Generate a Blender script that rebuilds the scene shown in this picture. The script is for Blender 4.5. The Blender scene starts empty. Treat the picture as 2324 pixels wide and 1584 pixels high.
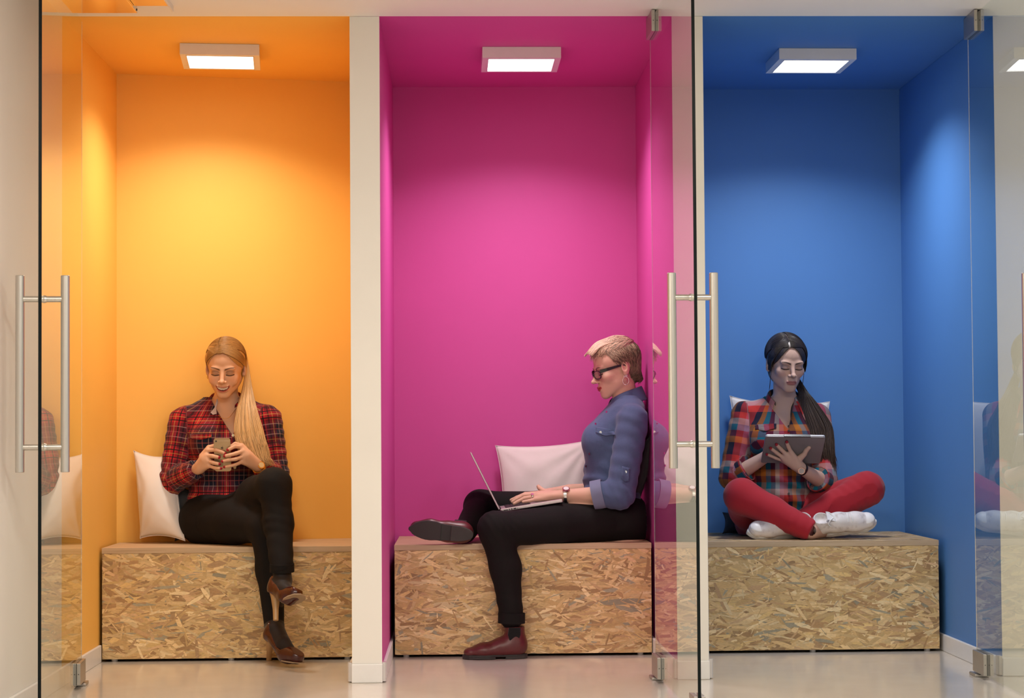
import bpy, math, random
import numpy as np
from mathutils import Vector, Matrix

# ------------------------------------------------------------------ camera
SC = bpy.context.scene
COL = SC.collection
W_IMG, H_IMG = 2324.0, 1584.0
CAM_F, CAM_SH = 4319.0, 54.4
CAM_P = Vector((1.4246, -6.89, 0.8886))
YAW, PITCH, ROLL = 0.0285, 0.0323, 0.0067
cam = bpy.data.cameras.new('camera')
cam.sensor_fit = 'HORIZONTAL'
cam.sensor_width = 36.0
cam.lens = CAM_F / W_IMG * 36.0
cam.shift_y = CAM_SH / W_IMG
cam.clip_start = 0.1
cam.clip_end = 100
cam_o = bpy.data.objects.new('camera', cam)
COL.objects.link(cam_o)
CAM_R = (Matrix.Rotation(-YAW, 4, 'Z') @ Matrix.Rotation(math.pi / 2 + PITCH, 4, 'X') @ Matrix.Rotation(-ROLL, 4, 'Z'))
cam_o.matrix_world = Matrix.Translation(CAM_P) @ CAM_R
SC.camera = cam_o

# ------------------------------------------------------------------ world, light, exposure
world = bpy.data.worlds.new('office_light')
SC.world = world
world.use_nodes = True
bg = world.node_tree.nodes['Background']
bg.inputs[0].default_value = (1.0, 0.93, 0.84, 1)
bg.inputs[1].default_value = 0.72
LAMP = {'yellow': (9.5, (1.0, 0.92, 0.80)), 'pink': (11.0, (1.0, 0.92, 0.92)), 'blue': (12.0, (0.95, 0.96, 1.0))}
ADDED_LAMP = 31.0
vs = SC.view_settings
vs.view_transform = 'Standard'
vs.look = 'None'
vs.exposure = 0.0
vs.gamma = 1.0
vs.use_curve_mapping = False
SC.cycles.max_bounces = 6
SC.cycles.diffuse_bounces = 4
SC.cycles.glossy_bounces = 3
SC.cycles.transparent_max_bounces = 10
SC.cycles.use_adaptive_sampling = True
SC.cycles.adaptive_threshold = 0.04
SC.cycles.adaptive_min_samples = 16
SC.cycles.caustics_reflective = False
SC.cycles.caustics_refractive = False
SC.cycles.sample_clamp_indirect = 6.0


# ------------------------------------------------------------------ helpers
def ray(px, py):
    d = Vector(((px - W_IMG / 2) / CAM_F, -(py - H_IMG / 2 - CAM_SH) / CAM_F, -1.0))
    return CAM_R.to_3x3() @ d


def A(px, py, Y):
    """place point that stands at depth Y in the room"""
    d = ray(px, py)
    return CAM_P + d * ((Y - CAM_P.y) / d.y)


def AZ(px, py, z):
    d = ray(px, py)
    return CAM_P + d * ((z - CAM_P.z) / d.z)


def srgb(r, g, b):
    f = lambda c: (c / 255 / 12.92) if c / 255 <= 0.04045 else ((c / 255 + 0.055) / 1.055) ** 2.4
    return (f(r), f(g), f(b), 1.0)


class NT:
    def __init__(self, name):
        self.m = bpy.data.materials.new(name)
        self.m.use_nodes = True
        self.t = self.m.node_tree
        self.b = self.t.nodes['Principled BSDF']

    def n(self, typ, **kw):
        nd = self.t.nodes.new(typ)
        for k, v in kw.items():
            if k.startswith('i_'):
                key = k[2:]
                nd.inputs[int(key) if key.isdigit() else key].default_value = v
            else:
                setattr(nd, k, v)
        return nd

    def l(self, a, b):
        self.t.links.new(a, b)

    def math(self, op, a, b=None):
        nd = self.n('ShaderNodeMath', operation=op)
        for i, v in enumerate((a, b)):
            if v is None:
                continue
            if isinstance(v, (int, float)):
                nd.inputs[i].default_value = v
            else:
                self.l(v, nd.inputs[i])
        return nd.outputs[0]

    def mix(self, fac, a, b, mode='MIX'):
        nd = self.n('ShaderNodeMix', data_type='RGBA', blend_type=mode)
        for idx, v in ((0, fac), (6, a), (7, b)):
            if isinstance(v, (int, float, tuple)):
                nd.inputs[idx].default_value = v
            else:
                self.l(v, nd.inputs[idx])
        return nd.outputs[2]

    def ramp(self, fac, stops, const=False):
        nd = self.n('ShaderNodeValToRGB')
        cr = nd.color_ramp
        if const:
            cr.interpolation = 'CONSTANT'
        while len(cr.elements) < len(stops):
            cr.elements.new(0.5)
        for e, (p, c) in zip(cr.elements, stops):
            e.position = p
            e.color = c
        self.l(fac, nd.inputs[0])
        return nd.outputs[0]

    def noise(self, scale, detail=3, vec=None, rough=0.5):
        nd = self.n('ShaderNodeTexNoise', i_Scale=scale, i_Detail=detail, i_Roughness=rough)
        if vec is not None:
            self.l(vec, nd.inputs['Vector'])
        return nd

    def coords(self, scale=(1, 1, 1), kind='Object', rot=(0, 0, 0)):
        tc = self.n('ShaderNodeTexCoord')
        mp = self.n('ShaderNodeMapping')
        mp.inputs['Scale'].default_value = scale
        mp.inputs['Rotation'].default_value = rot
        self.l(tc.outputs[kind], mp.inputs['Vector'])
        return mp.outputs[0]

    def bump(self, height, strength=0.2, dist=0.01):
        nd = self.n('ShaderNodeBump', i_Strength=strength, i_Distance=dist)
        self.l(height, nd.inputs['Height'])
        self.l(nd.outputs[0], self.b.inputs['Normal'])

    def set(self, **kw):
        names = dict(col='Base Color', rough='Roughness', metal='Metallic', spec='Specular IOR Level', coat='Coat Weight',
                     coatr='Coat Roughness', sheen='Sheen Weight', sss='Subsurface Weight', ior='IOR', alpha='Alpha')
        for k, v in kw.items():
            s = self.b.inputs[names[k]]
            if isinstance(v, (int, float, tuple)):
                s.default_value = v
            else:
                self.l(v, s)
        return self


def paint(name, c, rough=0.55, var=0.03, bump=0.04):
    n = NT(name)
    v = n.coords()
    nz = n.noise(2.5, 4, v)
    dark = tuple(x * (1 - var * 2) for x in c[:3]) + (1,)
    lite = tuple(min(1, x * (1 + var)) for x in c[:3]) + (1,)
    n.set(col=n.mix(nz.outputs[0], dark, lite), rough=rough, spec=0.35)
    fine = n.noise(260, 2, v)
    n.bump(fine.outputs[0], bump, 0.002)
    return n.m


def plain(name, c, rough=0.5, metal=0.0, spec=0.5, **kw):
    n = NT(name)
    nz = n.noise(30, 3, n.coords())
    n.set(col=n.mix(nz.outputs[0], tuple(x * 0.93 for x in c[:3]) + (1,), c), rough=rough, metal=metal, spec=spec, **kw)
    return n.m


def brushed(name, c, rough=0.32, axis=(400, 400, 4)):
    n = NT(name)
    nz = n.noise(1.0, 3, n.coords(axis))
    n.set(col=n.mix(nz.outputs[0], tuple(x * 0.82 for x in c[:3]) + (1,), c), metal=0.9)
    n.l(n.math('MULTIPLY_ADD', nz.outputs[0], 0.2), n.b.inputs['Roughness'])
    n.b.inputs['Roughness'].default_value = rough
    r = n.n('ShaderNodeMapRange', i_3=rough - 0.06, i_4=rough + 0.08)
    n.l(nz.outputs[0], r.inputs[0])
    n.l(r.outputs[0], n.b.inputs['Roughness'])
    return n.m


class MB:
    """collects polygons of ONE mesh"""

    def __init__(self):
        self.v = []
        self.f = []
        self.mi = []

    def add(self, vs_, fs_, mi=0):
        o = len(self.v)
        self.v += [tuple(p) for p in vs_]
        for f in fs_:
            self.f.append(tuple(i + o for i in f))
            self.mi.append(mi)
        return self

    def box(self, lo, hi, mi=0, mis=None):
        x0, y0, z0 = lo
        x1, y1, z1 = hi
        v = [(x0, y0, z0), (x1, y0, z0), (x1, y1, z0), (x0, y1, z0), (x0, y0, z1), (x1, y0, z1), (x1, y1, z1), (x0, y1, z1)]
        fs = [(0, 3, 2, 1), (4, 5, 6, 7), (0, 1, 5, 4), (2, 3, 7, 6), (0, 4, 7, 3), (1, 2, 6, 5)]  # bottom top front back left right
        o = len(self.v)
        self.v += v
        for k, f in enumerate(fs):
            self.f.append(tuple(i + o for i in f))
            self.mi.append(mis[k] if mis else mi)
        return self

    def hexa(self, pts, mi=0):
        """8 points: 4 bottom (ccw from above), 4 top"""
        return self.add(pts, [(0, 3, 2, 1), (4, 5, 6, 7), (0, 1, 5, 4), (2, 3, 7, 6), (0, 4, 7, 3), (1, 2, 6, 5)], mi)

    def tube(self, pts, rad, n=16, cap=True, mi=0):
        pts = [Vector(p) for p in pts]
        rads = rad if isinstance(rad, (list, tuple)) else [rad] * len(pts)
        rings = []
        prev = None
        for i, p in enumerate(pts):
            t = (pts[min(i + 1, len(pts) - 1)] - pts[max(i - 1, 0)]).normalized()
            if prev is None:
                up = Vector((0, 0, 1)) if abs(t.z) < 0.9 else Vector((1, 0, 0))
                s = t.cross(up).normalized()
            else:
                s = (prev - t * prev.dot(t)).normalized()
            prev = s
            u = t.cross(s)
            rings.append([p + (s * math.cos(a) + u * math.sin(a)) * rads[i] for a in [2 * math.pi * k / n for k in range(n)]])
        o = len(self.v)
        for r in rings:
            self.v += [tuple(q) for q in r]
        for i in range(len(rings) - 1):
            for k in range(n):
                a = o + i * n + k
                b = o + i * n + (k + 1) % n
                self.f.append((a, b, b + n, a + n))
                self.mi.append(mi)
        if cap:
            self.f.append(tuple(o + k for k in range(n - 1, -1, -1)))
            self.mi.append(mi)
            e = o + (len(rings) - 1) * n
            self.f.append(tuple(e + k for k in range(n)))
            self.mi.append(mi)
        return self

    def build(self, name, mats, parent=None, bevel=0.0, smooth=False, seg=2, origin=None):
        me = bpy.data.meshes.new(name)
        vv = self.v
        if origin is not None:
            vv = [(p[0] - origin[0], p[1] - origin[1], p[2] - origin[2]) for p in vv]
        me.from_pydata(vv, [], self.f)
        mats = mats if isinstance(mats, (list, tuple)) else [mats]
        for m in mats:
            me.materials.append(m)
        me.polygons.foreach_set('material_index', self.mi)
        if smooth:
            me.polygons.foreach_set('use_smooth', [True] * len(me.polygons))
            me.set_sharp_from_angle(angle=math.radians(40))
        me.update()
        o = bpy.data.objects.new(name, me)
        COL.objects.link(o)
        if origin is not None:
            o.location = origin
        if parent is not None:
            o.parent = parent
            if origin is None:
                o.matrix_parent_inverse = parent.matrix_world.inverted() if parent.type != 'EMPTY' else Matrix.Translation(-parent.location)
            else:
                o.matrix_parent_inverse = Matrix.Translation(-parent.location)
        if bevel:
            b = o.modifiers.new('bevel', 'BEVEL')
            b.width = bevel
            b.segments = seg
            b.limit_method = 'ANGLE'
        return o


def thing(name, loc, label, cat, group=None):
    o = bpy.data.objects.new(name, None)
    o.location = loc
    o.empty_display_size = 0.05
    COL.objects.link(o)
    return tag(o, label, cat, group)


def tag(o, label=None, cat=None, group=None, kind=None):
    for k, v in (('label', label), ('category', cat), ('group', group), ('kind', kind)):
        if v:
            o[k] = v
    return o


def struct(name, mb, mats, label=None, **kw):
    return tag(mb.build(name, mats, **kw), label, None, None, 'structure')


# ------------------------------------------------------------------ materials of the place
M = {}
YEL = (0.93, 0.52, 0.11, 1)
PNK = (0.64, 0.088, 0.365, 1)
BLU = (0.082, 0.225, 0.52, 1)
M['yellow'] = paint('yellow_paint', YEL)
M['pink'] = paint('magenta_paint', PNK)
M['blue'] = paint('blue_paint', BLU)
M['white'] = paint('white_paint', (0.80, 0.76, 0.71, 1), 0.6)
M['ceil'] = paint('ceiling_paint', (0.88, 0.86, 0.83, 1), 0.7)
M['base'] = plain('white_skirting', (0.80, 0.78, 0.77, 1), 0.35)
M['lampbody'] = plain('white_lamp_housing', (0.80, 0.78, 0.76, 1), 0.4)
M['steel'] = brushed('brushed_steel', (0.62, 0.59, 0.54, 1))
M['steel_d'] = brushed('satin_steel', (0.50, 0.46, 0.41, 1), 0.38, (60, 60, 60))
M['dark_rubber'] = plain('dark_gasket', (0.02, 0.02, 0.02, 1), 0.6)
M['lidedge'] = None


def floor_mat():
    n = NT('beige_resin_floor')
    nz = n.noise(1.3, 4, n.coords())
    n.set(col=n.mix(nz.outputs[0], (0.60, 0.54, 0.47, 1), (0.67, 0.61, 0.53, 1)), spec=0.5, coat=0.3, coatr=0.12)
    r = n.n('ShaderNodeMapRange', i_3=0.10, i_4=0.22)
    n.l(n.noise(6, 4, n.coords()).outputs[0], r.inputs[0])
    n.l(r.outputs[0], n.b.inputs['Roughness'])
    n.bump(n.noise(3, 2, n.coords()).outputs[0], 0.03, 0.01)
    return n.m


M['floor'] = floor_mat()


def wood_mat(name, c1, c2, scale=(3, 40, 40), rough=0.5):
    n = NT(name)
    v = n.coords(scale)
    nz = n.noise(2.0, 6, v, 0.62)
    nz2 = n.noise(0.7, 3, v)
    c = n.ramp(nz.outputs[0], [(0.3, c1), (0.55, c2), (0.75, tuple(x * 1.12 for x in c2[:3]) + (1,))])
    c = n.mix(n.math('MULTIPLY', nz2.outputs[0], 0.35), c, tuple(x * 0.75 for x in c1[:3]) + (1,))
    n.set(col=c, rough=rough, spec=0.35)
    n.bump(nz.outputs[0], 0.12, 0.002)
    return n.m


M['lid'] = wood_mat('oiled_board', (0.46, 0.31, 0.18, 1), (0.66, 0.47, 0.29, 1))
M['lidedge'] = wood_mat('board_edge', (0.46, 0.33, 0.20, 1), (0.58, 0.43, 0.28, 1), (2, 2, 160))


def col_attr_mat(name, rough=0.6, spec=0.3, grain=None, attr='Col', bump=0.0, sss=0.0, sheen=0.0):
    n = NT(name)
    at = n.n('ShaderNodeAttribute', attribute_name=attr)
    c = at.outputs['Color']
    if grain:
        nz = n.noise(1.0, 4, n.coords(grain))
        g = n.n('ShaderNodeMapRange', i_3=0.72, i_4=1.22)
        n.l(nz.outputs[0], g.inputs[0])
        gc = n.n('ShaderNodeCombineColor')
        for i in range(3):
            n.l(g.outputs[0], gc.inputs[i])
        c = n.mix(1.0, c, gc.outputs[0], 'MULTIPLY')
        if bump:
            n.bump(nz.outputs[0], bump, 0.002)
    n.set(col=c, rough=rough, spec=spec)
    if sss:
        n.set(sss=sss)
        n.b.inputs['Subsurface Radius'].default_value = (0.012, 0.005, 0.003)
        n.b.inputs['Subsurface Scale'].default_value = 0.5
    if sheen:
        n.set(sheen=sheen)
    return n.m


M['flake'] = col_attr_mat('pressed_wood_strands', 0.55, 0.3, (90, 90, 260), bump=0.25)


def glass_mat():
    n = NT('clear_door_glass')
    t = n.t
    tr = n.n('ShaderNodeBsdfTransparent')
    tr.inputs[0].default_value = (0.95, 0.975, 0.955, 1)
    gl = n.n('ShaderNodeBsdfGlossy', i_Roughness=0.0)
    gl.inputs[0].default_value = (0.97, 1, 0.98, 1)
    fr = n.n('ShaderNodeFresnel', i_IOR=1.52)
    geo = n.n('ShaderNodeNewGeometry')
    f = n.math('MULTIPLY', fr.outputs[0], n.math('SUBTRACT', 1.0, geo.outputs['Backfacing']))
    f = n.math('MINIMUM', n.math('MULTIPLY', f, 1.25), 0.62)
    mx = n.n('ShaderNodeMixShader')
    n.l(f, mx.inputs[0])
    n.l(tr.outputs[0], mx.inputs[1])
    n.l(gl.outputs[0], mx.inputs[2])
    out = t.nodes['Material Output']
    n.l(mx.outputs[0], out.inputs[0])
    return n.m


M['glass'] = glass_mat()
M['glass_edge'] = plain('polished_glass_edge', (0.004, 0.007, 0.007, 1), 0.35, 0.0, 0.15)  # near black stands in for the edge's dark inner reflections


def emit_mat(name, c, s):
    n = NT(name)
    n.set(col=(0.9, 0.9, 0.9, 1))
    n.b.inputs['Emission Color'].default_value = c + (1,)
    n.b.inputs['Emission Strength'].default_value = s
    return n.m


# ------------------------------------------------------------------ the setting
XA, XB, XC, XD, XE = 1.0378, 1.1471, 2.2121, 2.3274, 3.3954
HC = 2.4127
D1L, D1R, D2, D3 = 1.10, 1.30, 1.4166, 1.4829
TH = 0.12
XR = XE + 1.2
YF = -9.5

struct('floor', MB().box((-0.13, YF, -0.08), (XR, 1.75, 0.0)), M['floor'], 'glossy beige resin floor')
struct('ceiling', MB().box((-0.13, YF, HC), (XR, 0.0, HC + 0.1)), M['ceil'], 'white corridor ceiling above the booths')
struct('ceiling_yellow_booth', MB().hexa([(-0.02, 0, HC), (XA + .02, 0, HC), (XA + .02, D1R + .05, HC), (-.02, D1L + .05, HC),
                                          (-.02, 0, HC + .1), (XA + .02, 0, HC + .1), (XA + .02, D1R + .05, HC + .1), (-.02, D1L + .05, HC + .1)]), M['yellow'])
struct('ceiling_pink_booth', MB().box((XA + .03, 0, HC), (XC + .02, D2 + .05, HC + .1)), M['pink'])
struct('ceiling_blue_booth', MB().box((XC + .03, 0, HC), (XE + .02, D3 + .05, HC + .1)), M['blue'])
struct('wall_left', MB().box((-0.12, 0, 0), (0, 1.6, HC)), M['yellow'], 'yellow side wall of the yellow booth')
struct('wall_corridor_left', MB().box((-0.12, YF, 0), (0, 0, HC)), M['white'], 'white corridor wall at the left edge')
struct('wall_yellow_back', MB().hexa([(0, D1L, 0), (XA, D1R, 0), (XA, D1R + TH, 0), (0, D1L + TH, 0),
                                      (0, D1L, HC), (XA, D1R, HC), (XA, D1R + TH, HC), (0, D1L + TH, HC)]), M['yellow'])
struct('wall_pink_back', MB().box((XB, D2, 0), (XC, D2 + TH, HC)), M['pink'])
struct('wall_blue_back', MB().box((XD, D3, 0), (XE, D3 + TH, HC)), M['blue'])
# partitions: bottom top front back left right
struct('wall_partition_1', MB().box((XA, 0, 0), (XB, 1.6, HC), mis=[0, 0, 0, 0, 1, 2]), [M['white'], M['yellow'], M['pink']], 'white partition end between yellow and magenta booths', bevel=0.002)
struct('wall_partition_2', MB().box((XC, 0, 0), (XD, 1.6, HC), mis=[0, 0, 0, 0, 1, 2]), [M['white'], M['pink'], M['blue']], 'white partition end between magenta and blue booths', bevel=0.002)
struct('wall_right', MB().box((XE, 0, 0), (XR, 1.6, HC), mis=[0, 0, 0, 0, 1, 0]), [M['white'], M['blue']], 'white wall right of the blue booth', bevel=0.002)

BH, BT = 0.068, 0.012


def skirting(name, x0, x1, y0, y1, h=BH):
    return struct(name, MB().box((x0, y0, 0), (x1, y1, h)), M['base'], bevel=0.003)


skirting('baseboard_corridor_left', 0, BT, YF, -0.002)
skirting('baseboard_yellow_left', 0, BT, 0.0, 0.70)
skirting('baseboard_yellow_right', XA - BT, XA, 0.035, 0.70)
skirting('baseboard_pink_left', XB, XB + BT, 0.035, 1.40)
skirting('baseboard_pink_right', XC - BT, XC, 0.035, 1.40)
skirting('baseboard_blue_left', XD, XD + BT, 0.035, 1.46)
skirting('baseboard_blue_right', XE - BT, XE, 0.035, 1.46)
skirting('baseboard_partition_1', XA - 0.001, XB + 0.001, -BT, 0)
skirting('baseboard_partition_2', XC - 0.001, XD + 0.001, -BT, 0)
skirting('baseboard_right', XE - 0.001, XR, -BT, 0)
M['capclear'] = plain('glossy_end_cap', (0.62, 0.58, 0.56, 1), 0.12)
for i, (x, s) in enumerate(((XA, -1), (XB, 1), (XC, -1), (XD, 1), (XE, -1))):
    mb = MB()
    prof = [(0.0, -0.001), (0.0, 0.034), (s * 0.014, 0.034), (s * 0.015, 0.010), (s * 0.010, 0.002)]
    n_ = len(prof)
    vv = [(x + a, b, 0.004) for a, b in prof] + [(x + a, b, BH + 0.004) for a, b in prof]
    ff = [tuple(range(n_ - 1, -1, -1)) if s < 0 else tuple(range(n_)), tuple(n_ + k for k in (range(n_) if s < 0 else range(n_ - 1, -1, -1)))]
    ff += [(k, (k + 1) % n_, n_ + (k + 1) % n_, n_ + k) for k in range(n_)]
    struct('trim_%d' % (i + 1), mb.add(vv, ff), M['capclear'], 'rounded glossy end cap of the skirting')


# ------------------------------------------------------------------ benches of pressed wood board
PAL = [(0.659, 0.459, 0.222), (0.598, 0.397, 0.18), (0.756, 0.546, 0.282), (0.439, 0.267, 0.126), (0.8, 0.62, 0.354), (0.378, 0.335, 0.234), (0.525, 0.335, 0.174), (0.708, 0.496, 0.216), (0.683, 0.459, 0.252)]
PW = [0.22, 0.18, 0.17, 0.09, 0.10, 0.05, 0.09, 0.06, 0.04]


def flakes(name, x0, x1, z0, z1, yfront, seed, parent, count=1500, top=None):
    """pressed strands: thin real slivers lying over each other on the board"""
    rng = random.Random(seed)
    V, F, C = [], [], []
    for i in range(count):
        q = i / count
        big = 1 - q
        L = rng.uniform(0.05, 0.14) * (0.5 + 0.75 * big) * (1.5 if rng.random() < 0.12 else 1)
        wd = min(L * 0.5, rng.uniform(0.006, 0.036) * (0.3 + 0.9 * big))
        if rng.random() < 0.2:
            wd *= 0.35
        ang = rng.gauss(0, 0.36) if rng.random() < 0.82 else rng.uniform(-1.5, 1.5)
        cx, cz = rng.uniform(x0 - .01, x1 + .01), rng.uniform(z0 - .01, z1 + .01)
        ca, sa = math.cos(ang), math.sin(ang)
        bend = rng.uniform(-.03, .03) * L
        outline = [(-.5, rng.uniform(-.35, .1)), (-.48, rng.uniform(.1, .45)), (-.15, .5), (.2, rng.uniform(.35, .5)), (.5, rng.uniform(0, .45)),
                   (rng.uniform(.4, .5), -.4), (.15, -.5), (-.2, rng.uniform(-.5, -.35))]
        base = len(V)
        h0 = 0.0004 + 0.0016 * q + rng.uniform(0, 0.0003)
        tl, tw = rng.gauss(0, 0.006), rng.gauss(0, 0.05)
        for a, b in outline:
            lx, lz = a * L, b * wd + bend * (a * a * 4 - .5)
            x, z = cx + lx * ca - lz * sa, cz + lx * sa + lz * ca
            x, z = min(max(x, x0), x1), min(max(z, z0), z1)
            hh = max(0.0002, h0 + lx * tl * .2 + lz * tw * .2)
            V.append((x, yfront - hh, z) if top is None else (x, z, top + hh))
        F.append(tuple(range(base, base + 8)))
        c = rng.choices(PAL, PW)[0]
        k = rng.uniform(0.82, 1.16)
        C += [tuple(x * k for x in c) + (1,)] * 8
    me = bpy.data.meshes.new(name)
    me.from_pydata(V, [], F if top is None else [tuple(f) for f in F])
    at = me.attributes.new('Col', 'FLOAT_COLOR', 'POINT')
    at.data.foreach_set('color', np.array(C, dtype=np.float32).ravel())
    me.materials.append(M['flake'])
    o = bpy.data.objects.new(name, me)
    COL.objects.link(o)
    o.parent = parent
    o.matrix_parent_inverse = Matrix.Translation(-parent.location)
    tag(o, kind='stuff')
    return o


def bench(x0, x1, yf, backs, label, seed, osb_top=False):
    BZ = 0.45
    t = thing('storage_bench', ((x0 + x1) / 2, yf + .3, 0), label, 'bench', 'wooden benches in the booths')
    yl, yr = backs
    pt = 0.018
    board = M['flakebase']
    MB().box((x0 + .001, yf, 0.011), (x1 - .001, yf + pt, BZ - 0.0225)).build('front_panel', board, t)
    flakes('wood_strands', x0 + .001, x1 - .001, 0.011, BZ - 0.0225, yf, seed, t)
    MB().box((x0 + .001, yf + pt, 0.011), (x0 + pt, min(yl, yr) - .004, BZ - 0.0225)).build('side_panel', board, t)
    MB().box((x1 - pt, yf + pt, 0.011), (x1 - .001, min(yl, yr) - .004, BZ - 0.0225)).build('side_panel', board, t)
    z0 = BZ - 0.022
    MB().hexa([(x0, yf - .002, z0), (x1, yf - .002, z0), (x1, yr - .003, z0), (x0, yl - .003, z0),
               (x0, yf - .002, BZ), (x1, yf - .002, BZ), (x1, yr - .003, BZ), (x0, yl - .003, BZ)]).build('lid', M['lid'], t, bevel=0.0015)
    MB().box((x0, yf - .0045, z0), (x1, yf - .002, BZ - .0005)).build('lid_edge_band', M['lidedge'], t)
    if osb_top:
        flakes('lid_strands', x0 + .004, x1 - .004, yf + .003, min(yl, yr) - .006, 0, seed + 9, t, 1200, BZ - .001)
    for fx in (x0 + .045, (x0 + x1) / 2, x1 - .045):
        for fy in (yf + .03, min(yl, yr) - .06):
            MB().tube([(fx, fy, 0), (fx, fy, 0.011)], 0.012, 12).build('foot', M['base'], t)
    return t


M['flakebase'] = wood_mat('pressed_board_core', (0.30, 0.18, 0.09, 1), (0.46, 0.30, 0.15, 1), (8, 40, 30))
YB1, YB2, YB3 = 0.708, 0.760, 0.793
bench(0.012, XA - .014, YB1, (D1L, D1R), 'pressed wood storage bench in the yellow booth', 11)
bench(1.1664, 2.1981, YB2, (D2, D2), 'pressed wood storage bench in the magenta booth', 22)
bench(2.345, 3.3688, YB3, (D3, D3), 'pressed wood storage bench in the blue booth', 33, True)


# ------------------------------------------------------------------ lamps
def lamp(p0, p1, depth, key, label, th=0.044, strength=None, colr=None, group='square panel lamps of the booths', glow=4.0, spread=2.35):
    """p0/p1: near lower corners"""
    p0, p1 = Vector(p0), Vector(p1)
    s, c = LAMP[key] if key else (strength, colr)
    e = (p1 - p0)
    w = e.length
    ex = e.normalized()
    ey = Vector((-ex.y, ex.x, 0))
    cen = p0 + ex * w / 2 + ey * depth / 2
    cen.z = HC - th
    t = thing('panel_lamp', cen, label, 'lamp', group)

    def slab(a0, a1, b0, b1, z0, z1):
        q = [cen + ex * a + ey * b for a, b in ((a0, b0), (a1, b0), (a1, b1), (a0, b1))]
        return [(v.x, v.y, z0) for v in q] + [(v.x, v.y, z1) for v in q]
    hw, hd, fr = w / 2, depth / 2, 0.022
    mb = MB()
    zb = HC - th
    mb.hexa(slab(-hw, hw, -hd, hd, zb + .008, HC - .001))
    for a0, a1, b0, b1 in ((-hw, hw, -hd, -hd + fr), (-hw, hw, hd - fr, hd), (-hw, -hw + fr, -hd + fr, hd - fr), (hw - fr, hw, -hd + fr, hd - fr)):
        mb.hexa(slab(a0, a1, b0, b1, zb, zb + .008))
    mb.build('housing', M['lampbody'], t)
    MB().hexa(slab(-hw + fr + .004, hw - fr - .004, -hd + fr + .004, hd - fr - .004, zb + .003, zb + .0075)).build('diffuser', emit_mat('lit_diffuser', c, glow), t)
    ld = bpy.data.lights.new('lamp_light', 'AREA')
    ld.shape = 'RECTANGLE'
    ld.size, ld.size_y = w - 2 * fr - .01, depth - 2 * fr - .01
    ld.energy = s
    ld.color = c
    ld.spread = spread
    lo = bpy.data.objects.new('lamp_light', ld)
    COL.objects.link(lo)
    lo.location = (cen.x, cen.y, zb - .004)
    lo.parent = t
    lo.matrix_parent_inverse = Matrix.Translation(-t.location)
    mb = MB()
    for a0, a1, b0, b1 in ((-hw + fr, hw - fr, -hd + fr, -hd + fr + .003), (-hw + fr, hw - fr, hd - fr - .003, hd - fr), (-hw + fr, -hw + fr + .003, -hd + fr, hd - fr), (hw - fr - .003, hw - fr, -hd + fr, hd - fr)):
        mb.hexa(slab(a0, a1, b0, b1, zb - .0015, zb + .006))
    mb.build('bezel', M['base'], t)
    return t


ZL = HC - 0.044
lamp(AZ(408, 123, ZL), AZ(588.5, 126, ZL), 0.30, 'yellow', 'square white panel lamp on the yellow ceiling')
lamp(AZ(1095, 131, ZL), AZ(1273.5, 131, ZL), 0.30, 'pink', 'square white panel lamp on the magenta ceiling')
lamp(AZ(1768.7, 134, ZL), AZ(1944, 134.5, ZL), 0.30, 'blue', 'square white panel lamp on the blue ceiling')
for x, y, w in ((0.55, -2.9, 'left'), (1.75, -2.9, 'middle'), (2.95, -2.9, 'right')):  # unseen lamps, added to light the front surfaces
    lamp((x - .3, y - .3, 0), (x + .3, y - .3, 0), 0.6, None, '%s one of three unseen fill lamps added on the corridor ceiling' % w, strength=ADDED_LAMP, colr=(1.0, 0.93, 0.82), group='added corridor fill lamps', glow=6.0, spread=math.pi)


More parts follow.
